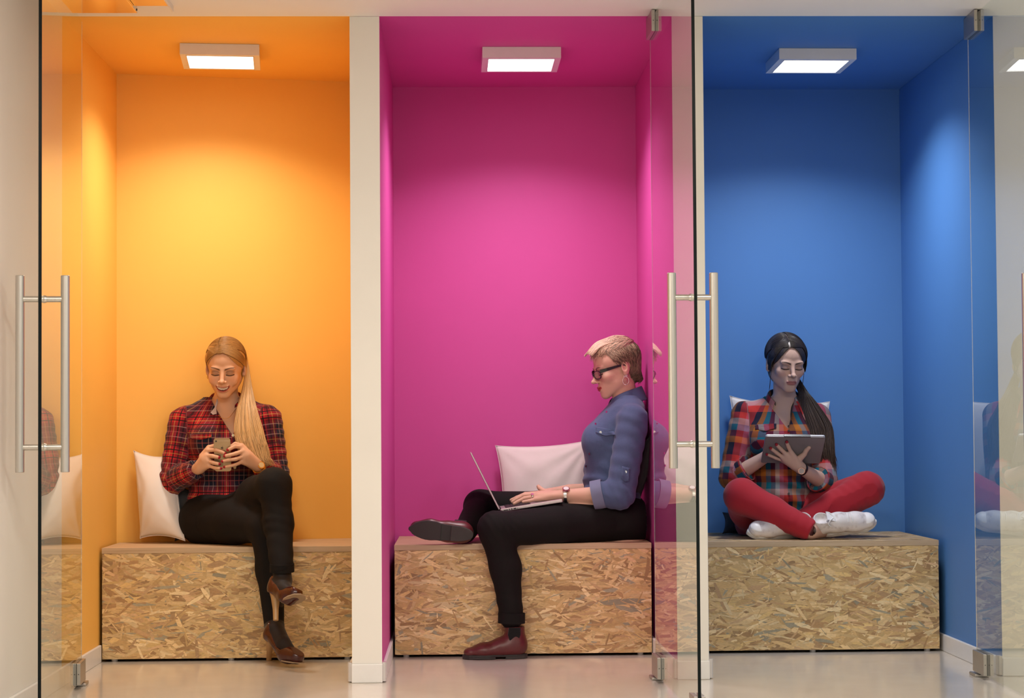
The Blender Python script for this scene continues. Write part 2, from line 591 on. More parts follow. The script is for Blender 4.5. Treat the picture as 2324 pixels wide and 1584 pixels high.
# ------------------------------------------------------------------ glass doors
def glass_door(hx, nx, ny, label, top_clamp=True, ztop=HC - 0.012):
    """hinge line at (hx, .04); near edge at (nx, ny)"""
    h = Vector((hx, 0.035, 0))
    nr = Vector((nx, ny, 0))
    d = (nr - h).normalized()       # towards the room
    L = (nr - h).length
    s = Vector((-d.y, d.x, 0))      # across
    t = thing('glass_door', h, label, 'door', 'frameless glass doors standing open')
    g = 0.005

    def slab(a0, a1, b0, b1, z0, z1):
        q = [h + d * a + s * b for a, b in ((a0, b0), (a1, b0), (a1, b1), (a0, b1))]
        if s.cross(d).z > 0:
            q = [q[0], q[3], q[2], q[1]]
        return [(v.x, v.y, z0) for v in q] + [(v.x, v.y, z1) for v in q]
    z0 = 0.014
    MB().hexa(slab(0.002, L - .002, -g, g, z0, ztop)).build('pane', M['glass'], t)
    MB().hexa(slab(L - .002, L, -g, g, z0, ztop)).build('near_edge', M['glass_edge'], t)
    sd = 1 if hx < 1 else -1
    b0, b1 = sorted((sd * g, sd * (g - .0022)))
    MB().hexa(slab(0.0, .002, b0, b1, z0, ztop)).build('hinge_edge', plainedge, t)
    # clamp fittings
    for nm, za, zb in (('bottom_hinge_clamp', 0.016, 0.092), ('top_hinge_clamp', ztop - 0.068, ztop + .009))[:2 if top_clamp else 1]:
        c = MB()
        c.hexa(slab(-.006, .155, g + .0006, g + .013, za, zb))
        c.hexa(slab(-.006, .155, -g - .013, -g - .0006, za, zb))
        cl = c.build(nm, M['steel_d'], t, bevel=0.001)
        MB().hexa(slab(-.004, .153, -g - .0006, g + .0006, za, min(zb, ztop))).build('gasket', M['dark_rubber'], cl)
        for b in (g + .0128, -g - .0128):
            q = h + d * .1545 + s * (b * .66)
            MB().tube([q + Vector((0, 0, (za + zb) / 2)), q + d * .0012 + Vector((0, 0, (za + zb) / 2))], 0.0018, 8).build('screw', M['dark_rubber'], cl)
    c = MB()
    c.hexa(slab(-.03, .06, -.026, .026, 0.0, 0.010))
    c.build('floor_pivot', M['steel_d'], t, bevel=0.002)
    c = MB()
    c.hexa(slab(L - .10, L + .002, g + .0006, g + .013, 0.016, 0.075))
    c.hexa(slab(L - .10, L + .002, -g - .013, -g - .0006, 0.016, 0.075))
    c.build('corner_lock', M['steel_d'], t, bevel=0.001)
    return t, h, d, s, L


plainedge = plain('frosted_glass_edge', (0.72, 0.70, 0.70, 1), 0.25)


def pull_handles(t, h, d, s, along, off, z0, z1, zs, r=0.0140):
    p = h + d * along
    for sg in (-1, 1):
        q = p + s * (off * sg)
        b = MB().tube([(q.x, q.y, z0), (q.x, q.y, z0 + .0015), (q.x, q.y, z1 - .0015), (q.x, q.y, z1)], [r - .0015, r, r, r - .0015], 28).build('pull_bar', M['steel'], t, smooth=True)
        for z in zs:
            a0 = p + s * (sg * .006)
            a1 = p + s * (sg * (off - r * .4))
            MB().tube([(a0.x, a0.y, z), (a1.x, a1.y, z)], r * .68, 20).build('standoff', M['steel_x'], b, smooth=True)
            a2 = p + s * (sg * .013)
            MB().tube([(a0.x, a0.y, z), (a2.x, a2.y, z)], [r * .9, r * .72], 20).build('rosette', M['steel_x'], b, smooth=True)


M['steel_x'] = brushed('turned_steel', (0.60, 0.57, 0.52, 1), 0.28, (4, 300, 300))
NY = -1.00


def mk_door(px_h, py_h, px_n, py_n, px_hand, off, ytop, ybot, ystand, label):
    hx = A(px_h, py_h, 0.035).x
    nx = A(px_n, py_n, NY).x
    t, h, d, s, L = glass_door(hx, nx, NY, label, px_h > 1000)
    yh = NY + 0.06
    z0, z1 = A(px_hand, ybot, yh).z, A(px_hand, ytop, yh).z
    zs = [A(px_hand, y, yh).z for y in ystand]
    pull_handles(t, h, d, s, L - .06, off, z0, z1, zs)
    return t


mk_door(183, 800, 90.5, 800, 103, 0.0690, 625, 1072, (679, 1015), 'open glass door with steel pulls at the yellow booth')
mk_door(1484.5, 800, 1580, 800, 1566, 0.0665, 619, 1063, (675, 1008), 'open glass door with steel pulls at the magenta booth')
mk_door(2209.5, 800, 2391, 800, 2377, 0.0665, 619, 1063, (675, 1008), 'open glass door hinged at the blue booth, cut by the right frame edge')

# polished metal rail box under the corridor ceiling, cut by the top of the frame
M['polish'] = NT('polished_steel').set(col=(0.72, 0.66, 0.58, 1), metal=1.0, rough=0.12).m
yb_ = -0.16
pL, pR, pF = A(165, 30, yb_), A(311.5, 31.5, yb_), A(394, 27.5, yb_)
rb = thing('ceiling_rail_box', (pL.x, yb_ - .2, pL.z), 'polished metal box with screws under the ceiling, upper left corner', 'fixture')
MB().box((pL.x, yb_ - .55, pL.z), (pR.x, yb_, HC - .0005)).build('box_shell', M['polish'], rb, bevel=.002)
for k in range(4):
    p = Vector((pR.x, yb_ - .012 - .0, pL.z + .010 + .016 * k))
    if p.z < HC - .004:
        MB().tube([p - Vector((.001, 0, 0)), p + Vector((.0018, 0, 0))], 0.0042, 12).build('screw', M['dark_rubber'], rb)
MB().box((pF.x - .006, yb_ - .55, pF.z), (pF.x, yb_, HC - .0005)).build('side_fin', M['lampbody'], rb, bevel=.001)
MB().box((pR.x + .001, yb_ - .55, HC - .012), (pF.x - .007, yb_ - .06, HC - .0005)).build('mirror_strip', M['polish'], rb)
# ------------------------------------------------------------------ organic surfaces: distance fields meshed on a rectilinear grid
F32 = np.float32


def axis(lo, hi, coarse, fines=()):
    """1-D sample positions: coarse spacing, finer inside the given (a, b, h) ranges"""
    out = [lo]
    x = lo
    while x < hi:
        h = coarse
        for a, b, hf in fines:
            if a - hf <= x <= b:
                h = min(h, hf)
            elif x < a and a - x < coarse * 4:
                h = min(h, max(hf, (a - x) * .35))
        x += h
        out.append(x)
    return np.array(out, dtype=F32)


def smin(a, b, k):
    if k <= 0:
        return np.minimum(a, b)
    h = np.clip(0.5 + 0.5 * (b - a) / k, 0, 1)
    return b * (1 - h) + a * h - k * h * (1 - h)


def smax(a, b, k):
    return -smin(-a, -b, k)


def v3(p):
    return np.array([p[0], p[1], p[2]], dtype=F32)


def cap(a, b, ra, rb=None, flat=None, fs=1.0):
    a, b = v3(a), v3(b)
    rb = ra if rb is None else rb
    r = max(ra, rb)
    lo, hi = np.minimum(a, b) - r, np.maximum(a, b) + r
    ba = b - a
    L2 = float((ba * ba).sum()) + 1e-12
    nv = None if flat is None else v3(flat) / np.linalg.norm(v3(flat))

    def f(X, Y, Z):
        px, py, pz = X - a[0], Y - a[1], Z - a[2]
        t = np.clip((px * ba[0] + py * ba[1] + pz * ba[2]) / L2, 0, 1)
        qx, qy, qz = px - t * ba[0], py - t * ba[1], pz - t * ba[2]
        if nv is not None:
            c = (qx * nv[0] + qy * nv[1] + qz * nv[2]) * (1 / fs - 1)
            qx, qy, qz = qx + c * nv[0], qy + c * nv[1], qz + c * nv[2]
            return (np.sqrt(qx * qx + qy * qy + qz * qz) - (ra + (rb - ra) * t)) * (0.5 + 0.5 * fs)
        return np.sqrt(qx * qx + qy * qy + qz * qz) - (ra + (rb - ra) * t)
    return f, lo, hi


def ell(c, r, R=None):
    c, r = v3(c), v3(r)
    m = float(r.max())
    Rm = None if R is None else np.array(R, dtype=F32)
    lo, hi = (c - r, c + r) if R is None else (c - m, c + m)

    def f(X, Y, Z):
        x, y, z = X - c[0], Y - c[1], Z - c[2]
        if Rm is not None:
            x, y, z = (x * Rm[0, 0] + y * Rm[1, 0] + z * Rm[2, 0], x * Rm[0, 1] + y * Rm[1, 1] + z * Rm[2, 1], x * Rm[0, 2] + y * Rm[1, 2] + z * Rm[2, 2])
        k0 = np.sqrt((x / r[0]) ** 2 + (y / r[1]) ** 2 + (z / r[2]) ** 2)
        k1 = np.sqrt((x / r[0] ** 2) ** 2 + (y / r[1] ** 2) ** 2 + (z / r[2] ** 2) ** 2) + 1e-9
        return k0 * (k0 - 1) / k1
    return f, lo, hi


def smooth_stations(st, n=40):
    st = np.array(sorted(st, key=lambda s: s[0]), dtype=float)
    z = st[:, 0]
    zz = np.linspace(z[0], z[-1], n)
    cols = [zz]
    for j in range(1, st.shape[1]):
        y = st[:, j]
        m = np.gradient(y, z)
        i = np.clip(np.searchsorted(z, zz) - 1, 0, len(z) - 2)
        h = z[i + 1] - z[i]
        t = (zz - z[i]) / h
        cols.append((2 * t ** 3 - 3 * t ** 2 + 1) * y[i] + (t ** 3 - 2 * t ** 2 + t) * h * m[i] + (-2 * t ** 3 + 3 * t ** 2) * y[i + 1] + (t ** 3 - t ** 2) * h * m[i + 1])
    return np.stack(cols, 1)


def loft(stations, grow=0.0, p=2.3):
    """upright trunk: stations (z, cx, cy, rx, ry)"""
    s = smooth_stations(stations)
    rx, ry = s[:, 3] + grow, s[:, 4] + grow
    lo = np.array([(s[:, 1] - rx).min(), (s[:, 2] - ry).min(), s[0, 0] - .01], dtype=F32)
    hi = np.array([(s[:, 1] + rx).max(), (s[:, 2] + ry).max(), s[-1, 0] + .01], dtype=F32)

    def f(X, Y, Z):
        g = lambda c: np.interp(Z, s[:, 0], c).astype(F32)
        cx, cy, a, b = g(s[:, 1]), g(s[:, 2]), g(rx), g(ry)
        q = (np.abs((X - cx) / a) ** p + np.abs((Y - cy) / b) ** p) ** (1 / p)
        d = (q - 1) * np.minimum(a, b)
        e = np.maximum(s[0, 0] - Z, Z - s[-1, 0])
        return np.maximum(d, e)
    return f, lo, hi


def composite(parts):
    """parts: list of (prim, k, op)"""
    lo = np.min([p[0][1] for p in parts if p[2] != 'sub'], 0)
    hi = np.max([p[0][2] for p in parts if p[2] != 'sub'], 0)
    return parts, lo, hi


class Field:
    def __init__(self, xs, ys, zs):
        self.ax = (xs, ys, zs)
        self.F = np.full((len(xs), len(ys), len(zs)), 0.2, dtype=F32)

    def sl(self, lo, hi, pad):
        out = []
        for i in range(3):
            a = max(0, int(np.searchsorted(self.ax[i], lo[i] - pad)) - 1)
            b = min(len(self.ax[i]), int(np.searchsorted(self.ax[i], hi[i] + pad)) + 1)
            out.append(slice(a, max(b, a)))
        return tuple(out)

    def xyz(self, s):
        return self.ax[0][s[0]][:, None, None], self.ax[1][s[1]][None, :, None], self.ax[2][s[2]][None, None, :]

    def add(self, prim, k=0.0, op='add', pad=None):
        f, lo, hi = prim
        s = self.sl(lo, hi, (k * 1.0 + 0.012) if pad is None else pad)
        if any(q.stop <= q.start for q in s):
            return self
        d = f(*self.xyz(s)).astype(F32)
        d = np.broadcast_to(d, self.F[s].shape)
        if op == 'add':
            self.F[s] = smin(self.F[s], d, k)
        elif op == 'sub':
            self.F[s] = smax(self.F[s], -d, k)
        elif op == 'and':
            self.F[s] = smax(self.F[s], d, k)
        return self

    def chain(self, pts, rads, k=0.02, kj=0.01, flat=None, fs=1.0):
        for i in range(len(pts) - 1):
            self.add(cap(pts[i], pts[i + 1], rads[i], rads[i + 1], flat, fs), k if i == 0 else kj)
        return self

    def mesh(self, smooth=0):
        return surface_nets(self.F, self.ax, smooth)


def surface_nets(F, ax, smooth=0):
    xs, ys, zs = ax
    ins = F < 0
    nx, ny, nz = F.shape
    c = ins[:-1, :-1, :-1].astype(np.uint8)
    tot = np.zeros_like(c)
    for dx in (0, 1):
        for dy in (0, 1):
            for dz in (0, 1):
                tot += ins[dx:nx - 1 + dx, dy:ny - 1 + dy, dz:nz - 1 + dz]
    act = (tot > 0) & (tot < 8)
    I, J, K = np.nonzero(act)
    n = len(I)
    idx = np.full(act.shape, -1, dtype=np.int32)
    idx[I, J, K] = np.arange(n)
    P = np.zeros((n, 3))
    cnt = np.zeros(n)
    corners = [(a, b, c_) for a in (0, 1) for b in (0, 1) for c_ in (0, 1)]
    for p in corners:
        for d in range(3):
            if p[d] == 1:
                continue
            q = list(p)
            q[d] = 1
            fa = F[I + p[0], J + p[1], K + p[2]]
            fb = F[I + q[0], J + q[1], K + q[2]]
            m = (fa < 0) != (fb < 0)
            t = fa[m] / (fa[m] - fb[m])
            pos = np.stack([xs[I[m] + p[0]], ys[J[m] + p[1]], zs[K[m] + p[2]]], 1).astype(float)
            a_ = (xs, ys, zs)[d]
            i_ = (I, J, K)[d][m]
            pos[:, d] = a_[i_] + t * (a_[i_ + 1] - a_[i_])
            P[m] += pos
            cnt[m] += 1
    P /= cnt[:, None]
    quads = []
    for d in range(3):
        e = [slice(None)] * 3
        e2 = [slice(None)] * 3
        e[d] = slice(0, -1)
        e2[d] = slice(1, None)
        a, b = ins[tuple(e)], ins[tuple(e2)]
        ch = a != b
        o1, o2 = [(1, 2), (2, 0), (0, 1)][d]
        sl_ = [slice(None)] * 3
        sl_[o1] = slice(1, ch.shape[o1] - 1)
        sl_[o2] = slice(1, ch.shape[o2] - 1)
        g = np.stack(np.nonzero(ch[tuple(sl_)]), 1)
        g[:, o1] += 1
        g[:, o2] += 1
        flip = a[g[:, 0], g[:, 1], g[:, 2]]

        def cell(u, v):
            h = g.copy()
            h[:, o1] -= u
            h[:, o2] -= v
            return idx[h[:, 0], h[:, 1], h[:, 2]]
        q = np.stack([cell(1, 1), cell(0, 1), cell(0, 0), cell(1, 0)], 1)
        q[~flip] = q[~flip][:, ::-1]
        quads.append(q)
    Q = np.concatenate(quads)
    Q = Q[(Q >= 0).all(1)]
    for _ in range(smooth):
        S = np.zeros_like(P)
        w = np.zeros(n)
        for i in range(4):
            a, b = Q[:, i], Q[:, (i + 1) % 4]
            for j in range(3):
                S[:, j] += np.bincount(a, P[b, j], n) + np.bincount(b, P[a, j], n)
            w += np.bincount(a, minlength=n) + np.bincount(b, minlength=n)
        P = P * .5 + S / np.maximum(w, 1)[:, None] * .5
    return P, Q


def mesh_np(name, P, Q, mat, parent=None, attrs=None, smooth=True, label=None):
    me = bpy.data.meshes.new(name)
    Q = np.asarray(Q)
    k = Q.shape[1]
    me.vertices.add(len(P))
    me.vertices.foreach_set('co', np.asarray(P, dtype=F32).ravel())
    me.loops.add(len(Q) * k)
    me.loops.foreach_set('vertex_index', Q.astype(np.int32).ravel())
    me.polygons.add(len(Q))
    me.polygons.foreach_set('loop_start', np.arange(len(Q), dtype=np.int32) * k)
    me.polygons.foreach_set('use_smooth', np.full(len(Q), smooth))
    me.update(calc_edges=True)
    me.validate()
    for nm, arr in (attrs or {}).items():
        arr = np.asarray(arr, dtype=F32)
        if arr.shape[1] == 4:
            at = me.attributes.new(nm, 'FLOAT_COLOR', 'POINT')
            at.data.foreach_set('color', arr.ravel())
        else:
            at = me.attributes.new(nm, 'FLOAT_VECTOR', 'POINT')
            at.data.foreach_set('vector', arr.ravel())
    me.materials.append(mat)
    o = bpy.data.objects.new(name, me)
    COL.objects.link(o)
    if parent is not None:
        o.parent = parent
        o.matrix_parent_inverse = Matrix.Translation(-parent.location) if parent.parent is None else parent.matrix_world.inverted()
    if label:
        o['label'] = label
    return o


def spline(pts, n):
    """Catmull-Rom through points (m,3) -> (n,3)"""
    p = np.array([tuple(q) for q in pts], dtype=float)
    p = np.vstack([2 * p[0] - p[1], p, 2 * p[-1] - p[-2]])
    m = len(p) - 3
    u = np.linspace(0, m - 1e-6, n)
    i = u.astype(int)
    t = (u - i)[:, None]
    a, b, c, d = p[i], p[i + 1], p[i + 2], p[i + 3]
    return 0.5 * (2 * b + (c - a) * t + (2 * a - 5 * b + 4 * c - d) * t ** 2 + (3 * b - a - 3 * c + d) * t ** 3)


def hair_mesh(name, curves, rads, cols, mat, parent):
    """curves (S,n,3); rads (n,) taper or (S,n); cols (S,n,4): thin three-sided strands in one mesh"""
    C = np.asarray(curves, dtype=float)
    S, n, _ = C.shape
    T = np.gradient(C, axis=1)
    T /= np.linalg.norm(T, axis=2, keepdims=True) + 1e-9
    up = np.array([0.31, -0.9, 0.29])
    s = np.cross(T, up)
    s /= np.linalg.norm(s, axis=2, keepdims=True) + 1e-9
    u = np.cross(T, s)
    R = np.broadcast_to(rads, (S, n))[:, :, None]
    ring = [C + (s * math.cos(a) + u * math.sin(a)) * R for a in (0.5, 0.5 + 2.094, 0.5 + 4.189)]
    P = np.stack(ring, 2).reshape(-1, 3)
    base = (np.arange(S)[:, None] * n + np.arange(n - 1)[None, :]) * 3
    Q = []
    for k in range(3):
        k2 = (k + 1) % 3
        Q.append(np.stack([base + k, base + k2, base + 3 + k2, base + 3 + k], 2).reshape(-1, 4))
    col = np.repeat(np.asarray(cols, dtype=F32).reshape(S * n, 4), 3, axis=0)
    return mesh_np(name, P, np.concatenate(Q), mat, parent, {'Col': col})


def push_out(ax, D, curves, rs, lo=.0006, hi=.0026):
    """lift strand points that fell inside the hair volume D (sampled on uniform axes) onto its surface"""
    C = np.array(curves)
    G = np.stack(np.gradient(D, ax[0], ax[1], ax[2]), -1)
    lift = rs.uniform(lo, hi, C.shape[0])[:, None]
    for _ in range(3):
        I = [np.clip(np.rint((C[..., k] - ax[k][0]) / (ax[k][1] - ax[k][0])).astype(int), 0, len(ax[k]) - 1) for k in range(3)]
        inb = np.ones(C.shape[:2], bool)
        for k in range(3):
            inb &= (C[..., k] > ax[k][1]) & (C[..., k] < ax[k][-2])
        d = D[I[0], I[1], I[2]]
        g = G[I[0], I[1], I[2]]
        g = g / (np.linalg.norm(g, axis=-1, keepdims=True) + 1e-6)
        off = np.stack([C[..., k] - ax[k][I[k]] for k in range(3)], -1)
        d = d + (off * g).sum(-1)
        C = C + g * (np.where(inb, np.maximum(0, lift - d), 0))[..., None]
    return list(C)


def vnoise(P, freq, seed=0):
    """cheap smooth pseudo noise from a few sines, range about -1..1"""
    r = np.random.RandomState(seed)
    out = 0
    for i in range(5):
        d = r.normal(size=3)
        d /= np.linalg.norm(d)
        out = out + np.sin((P[0] * d[0] + P[1] * d[1] + P[2] * d[2]) * freq * r.uniform(.6, 1.5) + r.uniform(0, 6.28))
    return out / 3.0


def rotm(yaw=0, pitch=0, roll=0):
    return np.array((Matrix.Rotation(yaw, 3, 'Z') @ Matrix.Rotation(pitch, 3, 'X') @ Matrix.Rotation(roll, 3, 'Y')), dtype=F32)


# ------------------------------------------------------------------ head
def head_prim(C, R, o):
    """o: options. Head frame: +x person's left when facing -y, -y face forward, z up; origin between the ears"""
    C = v3(C)
    sc = o.get('scale', 1.0)
    r = 0.155 * sc
    smile = o.get('smile', 0)
    jw = o.get('jaw', 1.0)

    def f(X, Y, Z):
        x, y, z = X - C[0], Y - C[1], Z - C[2]
        x, y, z = ((x * R[0, 0] + y * R[1, 0] + z * R[2, 0]) / sc, (x * R[0, 1] + y * R[1, 1] + z * R[2, 1]) / sc, (x * R[0, 2] + y * R[1, 2] + z * R[2, 2]) / sc)
        z = np.where(z < 0, z * 1.085, z)
        ax_ = np.abs(x)
        E = lambda c, q, rot=None: ell(c, q, rot)[0](x, y, z)
        S = lambda c, q, rot=None: ell(c, q, rot)[0](ax_, y, z)      # mirrored pair
        K = lambda a, b, ra, rb: cap(a, b, ra, rb)[0](x, y, z)
        KS = lambda a, b, ra, rb: cap(a, b, ra, rb)[0](ax_, y, z)
        d = E((0, .016, .036), (.0755, .090, .082))
        d = smin(d, E((0, -.030, .040), (.060, .052, .052)), .03)            # forehead
        d = smin(d, E((0, -.022, -.035), (.0595 * jw, .062, .072)), .03)         # mid face
        d = smin(d, KS((.046 * jw, .002, -.052), (.012, -.066, -.096), .019, .0165), .022)   # jaw line
        d = smin(d, E((0, -.074, -.101), (.019, .0165, .0155)), .018)          # chin
        d = smin(d, S((.036, -.060, -.022), (.0245, .021, .021)), .022)        # cheekbones
        if smile:
            d = smin(d, S((.037, -.066, -.040), (.019, .017, .017)), .016)
        d = smin(d, E((0, -.071, -.066), (.030, .022, .026)), .02)            # muzzle
        d = smin(d, S((.028, -.077, .020), (.022, .012, .008)), .014)         # brow ridge
        d = smax(d, -S((.031, -.105, .0015), (.0185, .022, .0125)), .016)      # sockets
        d = smin(d, S((.0305, -.0735, .0), (.0165, .0145, .0135)), .004)       # lids over eyeballs
        d = smin(d, K((0, -.080, .014), (0, -.1045, -.0285), .0075, .0088), .012)   # nose ridge
        d = smin(d, E((0, -.1075, -.0305), (.0100, .0110, .0086)), .006)
        d = smin(d, S((.0115, -.0945, -.0355), (.0070, .0085, .0062)), .006)    # wings
        d = smax(d, -S((.0062, -.1035, -.0415), (.0032, .0050, .0030)), .003)   # nostrils
        wl = .0305 if smile else .0215
        lift = 66.0 if smile else 4.0 + o.get('lift', 0)
        zc = z - lift * np.minimum(x * x, .0010) * .22
        if smile:
            m_up = ell((0, -.0885, -.0605), (wl * .84, .0085, .0042))[0](x, y + ax_ * .16, zc)
            m_lo = ell((0, -.0880, -.0805), (wl * .82, .0085, .0050))[0](x, y + ax_ * .16, zc)
            d = smin(d, m_up, .006)
            d = smin(d, m_lo, .006)
            d = smax(d, -ell((0, -.098, -.0700), (wl * .86, .014, .0072))[0](x, y + ax_ * .16, zc), .002)
            d = smin(d, ell((0, -.0795, -.0670), (wl * .8, .0065, .0075))[0](x, y + ax_ * .16, zc), .0008)   # teeth
        else:
            d = smin(d, ell((0, -.0890, -.0630), (wl, .0088, .0046))[0](x, y + ax_ * .16, zc), .005)
            d = smin(d, ell((0, -.0880, -.0722), (wl * .88, .0095, .0056))[0](x, y + ax_ * .16, zc), .005)
            d = smax(d, -ell((0, -.1010, -.0675), (wl * .9, .0065, .0010))[0](x, y + ax_ * .2, zc), .002)
        d = smin(d, E((0, -.0865, -.0520), (.004, .006, .008)), .006)
        # ears
        rot = rotm(.30, 0, 0)
        ear = smin(S((.0765, .016, -.004), (.0075, .0185, .029), rot), S((.0735, .010, -.029), (.0070, .009, .011)), .008)
        ear = smax(ear, -S((.0835, .010, .002), (.0052, .0105, .018), rot), .004)
        d = smin(d, ear, .004)
        return d * sc
    return f, C - r, C + r


def head_local(P, C, R, sc=1.0, face=False):
    L = ((P - np.asarray(C)[None, :]) @ np.asarray(R)) / sc
    if face:
        L[:, 2] = np.where(L[:, 2] < 0, L[:, 2] * 1.085, L[:, 2])
    return L


def mixc(col, c, m):
    m = np.clip(m, 0, 1)[:, None]
    return col * (1 - m) + np.array(c)[None, :] * m


def sstep(a, b, x):
    t = np.clip((x - a) / (b - a), 0, 1)
    return t * t * (3 - 2 * t)


def face_colors(col, L, o):
    """makeup, brows, lashes, lips, teeth: own colours of the face, with shade painted into its hollows"""
    x, y, z = L[:, 0], L[:, 1], L[:, 2]
    ax_ = np.abs(x)
    front = y < -.045
    lip, brow, lash, shadow, blush = o['lip'], o['brow'], o['lash'], o['shadow'], o['blush']
    bl = np.exp(-(((ax_ - .041) / .02) ** 2 + ((z + .030) / .016) ** 2)) * .55
    col = mixc(col, blush, bl * front)
    # eye shadow on lids
    e = ((ax_ - .0305) / .0185) ** 2 + ((z - .004) / .0115) ** 2
    col = mixc(col, shadow, sstep(1.25, .35, e) * front * o.get('shadow_w', .6))
    # lash line: curve at the lower rim of the upper lid
    u = (ax_ - .0305) / .0165
    zl = -.0062 - .0022 * (1 - u * u) + .0012 * np.maximum(u, 0)
    col = mixc(col, lash, sstep(.0036, .0014, np.abs(z - zl)) * (np.abs(u) < 1.05) * front)
    # crease of the lid, its shade painted in
    zc = .0068 + .002 * (1 - u * u)
    col = mixc(col, lash, sstep(.0026, .0006, np.abs(z - zc)) * (np.abs(u) < .95) * front * .3)
    # brows
    w = (ax_ - .010) / .040
    zb = .0155 + .0085 * np.sin(np.clip(w, 0, 1) * 2.2) + o.get('browlift', 0)
    th = .0036 * (1 - .6 * np.clip(w, 0, 1))
    col = mixc(col, brow, sstep(1.5, .6, np.abs(z - zb) / th) * sstep(-.08, .08, w) * sstep(1.05, .9, w) * front * .95)
    # lips
    smile = o.get('smile', 0)
    wl = .0305 if smile else .0215
    lift = 66.0 if smile else 4.0 + o.get('lift', 0)
    zz = z - lift * np.minimum(x * x, .0010) * .22
    q = x / wl
    if smile:
        e1 = (x / wl) ** 2 + ((zz + .0700) / .0128) ** 2
        col = mixc(col, lip, sstep(1.10, .90, e1) * (y < -.06) * .95)
        inn = ((x / (wl * .84)) ** 2 + ((zz + .0692) / .0080) ** 2 < 1) & (y < -.05)
        col = mixc(col, (.10, .02, .02, 1), inn * 1.0)  # shade inside the open mouth painted on
        tt = ((x / (wl * .76)) ** 2 + ((zz + .0675) / .0066) ** 2 < 1) & (y < -.05)
        col = mixc(col, (.80, .70, .64, 1), tt * 1.0)
    else:
        bow = .0012 * np.exp(-(x / .004) ** 2)
        top = -.0628 + .0046 * np.sqrt(np.clip(1 - q * q, 0, 1)) - bow
        bot = -.0722 - .0058 * np.sqrt(np.clip(1 - (q / .93) ** 2, 0, 1))
        m = sstep(-.0006, .0006, top - zz) * sstep(-.0006, .0006, zz - bot) * (np.abs(q) < 1.02) * (y < -.06)
        col = mixc(col, lip, m * .9)
        mid = sstep(.0014, .0004, np.abs(zz + .0675)) * (np.abs(q) < .95) * (y < -.06)
        col = mixc(col, tuple(c * .35 for c in lip[:3]) + (1,), mid * .8)  # shade between the lips painted as a dark line
    # nostrils, under-nose: their shade painted dark
    nn = np.exp(-(((ax_ - .0062) / .0032) ** 2 + ((z + .0405) / .0026) ** 2 + ((y + .1) / .01) ** 2))
    col = mixc(col, (.10, .035, .025, 1), nn * .8)
    return col


def on_cap(p, c, r, k=1.0, more=()):
    """push a head-frame point outwards onto the hair volume (ellipsoid c, r, joined by further ellipsoids)"""
    c, r = np.array(c), np.array(r)
    d = np.array(p) - c
    t = 1 / (np.linalg.norm(d / r) + 1e-9)
    for c2, r2 in more:
        o = (c - np.array(c2)) / np.array(r2)
        v = d / np.array(r2)
        aa, bb, cc = v @ v, o @ v, o @ o - 1
        q = bb * bb - aa * cc
        if q > 0:
            t = max(t, (-bb + math.sqrt(q)) / aa)
    return c + d * t * k


# ------------------------------------------------------------------ hand: palm and five fingers from joint points
def hand_prims(F, wrist, palm_c, knuckles, fingers, thumb, rf=.0078, palm_flat=None, palm_t=.5):
    """knuckles: 4 points (index..little); fingers: 4 lists of points after the knuckle; thumb: list of points from the palm"""
    wr = Vector(wrist)
    k = [Vector(q) for q in knuckles]
    for i, q in enumerate(k):
        base = wr.lerp(q, .18) 
        F.add(cap(base, q, .0165, .0105), .010)
    F.add(cap(wr, Vector(palm_c), .021, .021, palm_flat, palm_t), .012)
    mid = (k[1] + k[2]) / 2
    F.add(cap(wr.lerp(mid, .35), wr.lerp(mid, .8), .024, .024, palm_flat, palm_t), .010)
    for i in range(4):
        rr = rf * (1.0, 1.04, 1.0, .88)[i]
        pts = [k[i]] + [Vector(q) for q in fingers[i]]
        for j in range(len(pts) - 1):
            F.add(cap(pts[j], pts[j + 1], rr * (1.12 - .10 * j), rr * (1.02 - .10 * j)), .0025)
    t = [Vector(q) for q in thumb]
    for j in range(len(t) - 1):
        F.add(cap(t[j], t[j + 1], (.0155, .0108, .0094, .009)[j], (.0108, .0096, .0082, .008)[j]), .006 if j == 0 else .0025)


def nails(col, P, tips, c, r=.0065):
    for tp, nrm in tips:
        d = P - np.array(tuple(tp))[None, :]
        n_ = np.array(tuple(nrm), dtype=float)
        n_ /= np.linalg.norm(n_)
        m = ((d ** 2).sum(1) < r * r) & ((d @ n_) > .0005)
        col = mixc(col, c, m * 1.0)
    return col
# ------------------------------------------------------------------ cloth, skin and hair materials
def skin_mat(name):
    n = NT(name)
    at = n.n('ShaderNodeAttribute', attribute_name='Col')
    nz = n.noise(500, 2, n.coords())
    n.set(col=at.outputs['Color'], rough=0.6, spec=0.25)
    n.bump(nz.outputs[0], 0.05, 0.0006)
    return n.m


def hair_mat(name, rough=0.38):
    n = NT(name)
    at = n.n('ShaderNodeAttribute', attribute_name='Col')
    n.set(col=at.outputs['Color'], rough=rough, spec=0.45)
    return n.m


def cloth_mat(name, c, rough=0.85, fold=0.25, weave=900, var=0.12, fscale=14, sheen=0.15):
    n = NT(name)
    v = n.coords()
    nz = n.noise(fscale, 3, v)
    n.set(col=n.mix(nz.outputs[0], tuple(x * (1 - var) for x in c[:3]) + (1,), tuple(min(1, x * (1 + var)) for x in c[:3]) + (1,)), rough=rough, spec=0.25, sheen=sheen)
    w = n.noise(weave, 2, v)
    h = n.math('ADD', n.math('MULTIPLY', nz.outputs[0], 1.0), n.math('MULTIPLY', w.outputs[0], 0.05))
    n.bump(h, fold, 0.012)
    return n.m


